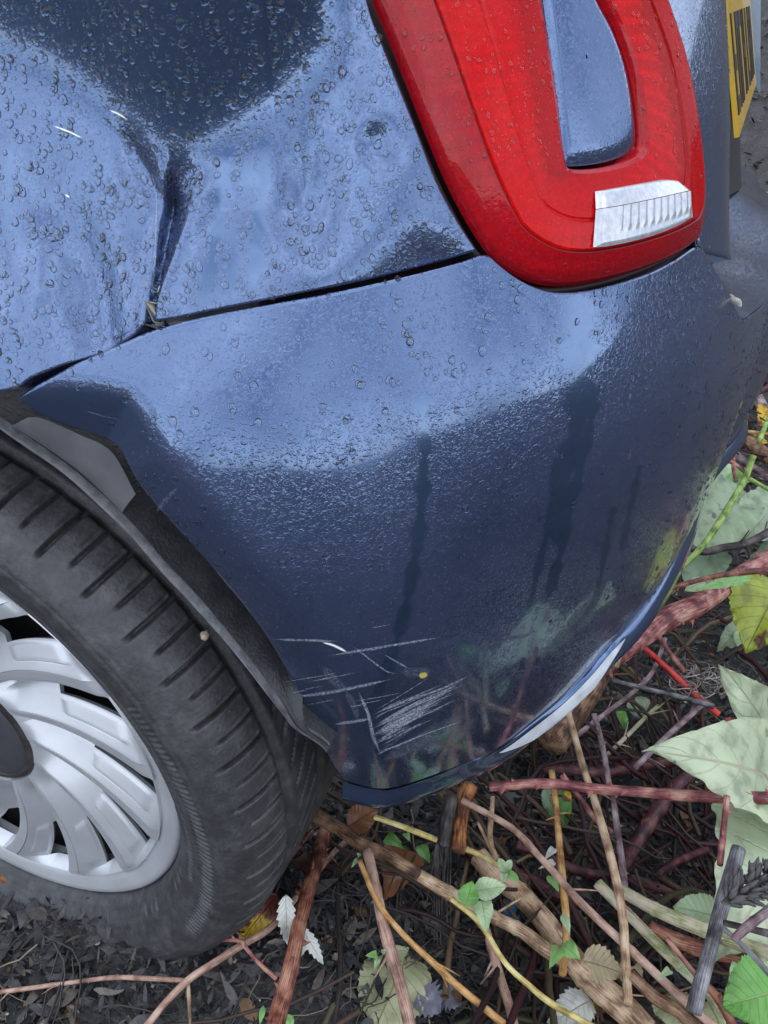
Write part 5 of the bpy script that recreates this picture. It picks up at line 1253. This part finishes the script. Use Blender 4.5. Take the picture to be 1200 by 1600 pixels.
drops('quarter_rain_drops', 'clear rain drops beaded on the dented quarter panel', (QP, QN, QQ), 8000, .00035, .0021, cell_w(QP, QQ, fq))
qb = BQ; band = np.exp(-((qb[..., 0]-640)/110)**2-((qb[..., 1]-520)/110)**2)*1.6+np.exp(-((qb[..., 0]-330)/90)**2-((qb[..., 1]-820)/130)**2)*.7+np.exp(-((qb[..., 0]-1050)/70)**2-((qb[..., 1]-560)/60)**2)*1.6
fb = run_mask(qb[..., 0], qb[..., 1], RUNS_B)*(.30+.5*(1-sstep(qb[..., 1], 600, 800))+band)*(1-.9*sstep(qb[..., 1], 900, 1020))*(1-.8*sstep(-sdist(qb[..., 0], qb[..., 1], CREASE_ARCH)[0], 5, 20)*(1-sstep(qb[..., 1], 600, 760)))
drops('bumper_rain_drops', 'clear rain drops beaded on the rear bumper', (BP, BN, BQ), 9000, .00035, .0023, cell_w(BP, BQ, fb))
def ring_grid(k0, k1, K):
    ks = np.linspace(k0, k1, K); rows_ = []
    for k in ks:
        TZ = oTZ*(1-k)+iTZ*k; rows_.append(surf(TZ[:, 0], TZ[:, 1])+surf_n(TZ[:, 0], TZ[:, 1])*hk(k))
    P = np.array(rows_); P = np.concatenate([P, P[:, :1]], 1); a = np.gradient(P, axis=1); b = np.gradient(P, axis=0); n = np.cross(a, b); n /= np.linalg.norm(n, axis=-1, keepdims=True)+1e-12
    if ((CAM-P)*n).sum(-1).mean() < 0: n = -n
    return P, n, proj(P)
lg = ring_grid(.05, .97, 30)
drops('lamp_rain_drops', 'clear rain drops on the red tail lamp', lg, 1300, .0003, .0014, cell_w(lg[0], lg[2], np.where(lg[2][..., 1] < 260, 1, .12)))
drops('tailgate_rain_drops', 'rain drops streaked on the tailgate', (TP, TN, TQ), 900, .0005, .0018, cell_w(TP, TQ, np.where(TQ[..., 0] < 1200, 1., 0.)))

# ------------------------------------------------------------------ small things stuck to the car
def blob(name, label, cat, c, ax, nn, la, lb, hgt, mat, seed):
    g = np.random.default_rng(seed); ax = np.array(ax)-np.array(nn)*(np.dot(ax, nn)); ax /= np.linalg.norm(ax); sd_ = np.cross(nn, ax); V = []; n = 16
    rad = 1+.18*np.sin(2*np.arange(n)*6.283/n+g.uniform(0, 6))+.12*np.sin(5*np.arange(n)*6.283/n+g.uniform(0, 6))
    for rr, hh in ((1, -.3), (.96, .25), (.75, .7), (.4, .95)):
        for k in range(n):
            a = 6.283*k/n; V.append(ax*la*rr*rad[k]*math.cos(a)+sd_*lb*rr*rad[k]*math.sin(a)+np.array(nn)*hgt*(hh+.12*g.normal()*(rr < .9)))
    V.append(np.array(nn)*hgt)
    o = mesh_obj(name, V, grid_faces(4, n, wrap=True)+[(3*n+k, 3*n+(k+1) % n, 4*n) for k in range(n)], mat); o.location = tuple(c)
    tag(o, label, cat); return o
lv = np.array([v.co[:] for v in led.data.vertices]); kq = int(np.argmin(np.hypot(*(proj(lv)-np.array([1150, 470])).T)))
DROPM = simple('bird_lime', (.36, .34, .28), .8, noise=.5, nscale=200)
blob('bird_dropping', 'pale dried bird dropping on the bumper ledge beside the tailgate', 'bird dropping', lv[kq]+np.array([0, 0, .001]), (.35, -.9, 0), (0, 0, 1), .011, .004, .0022, DROPM, 3)
def on_tyre(px, py):
    d = ray(px, py)
    for s_ in np.linspace(.4, 1.4, 4000):
        p = CAM+d*s_
        if np.hypot(p[0], p[2]-HUBZ) < .2768 and p[1] > .03: return p
    return p
for px, py, lab, r_, sdd in ((320, 993, 'small cream stone wedged in the tyre tread below the arch liner', .0026, 5), (278, 838, 'tiny rust toned stone in the tyre tread grooves higher up', .0018, 6)):
    p = on_tyre(px, py); nn = np.array([p[0], -.25*.28, p[2]-HUBZ]); nn /= np.linalg.norm(nn)
    blob('small_stone', lab, 'stone', p, (0, 1, 0), nn, r_*1.5, r_, r_*.9, simple('stone_%d' % sdd, (.5, .4, .3), .8, noise=.4, nscale=300), sdd)
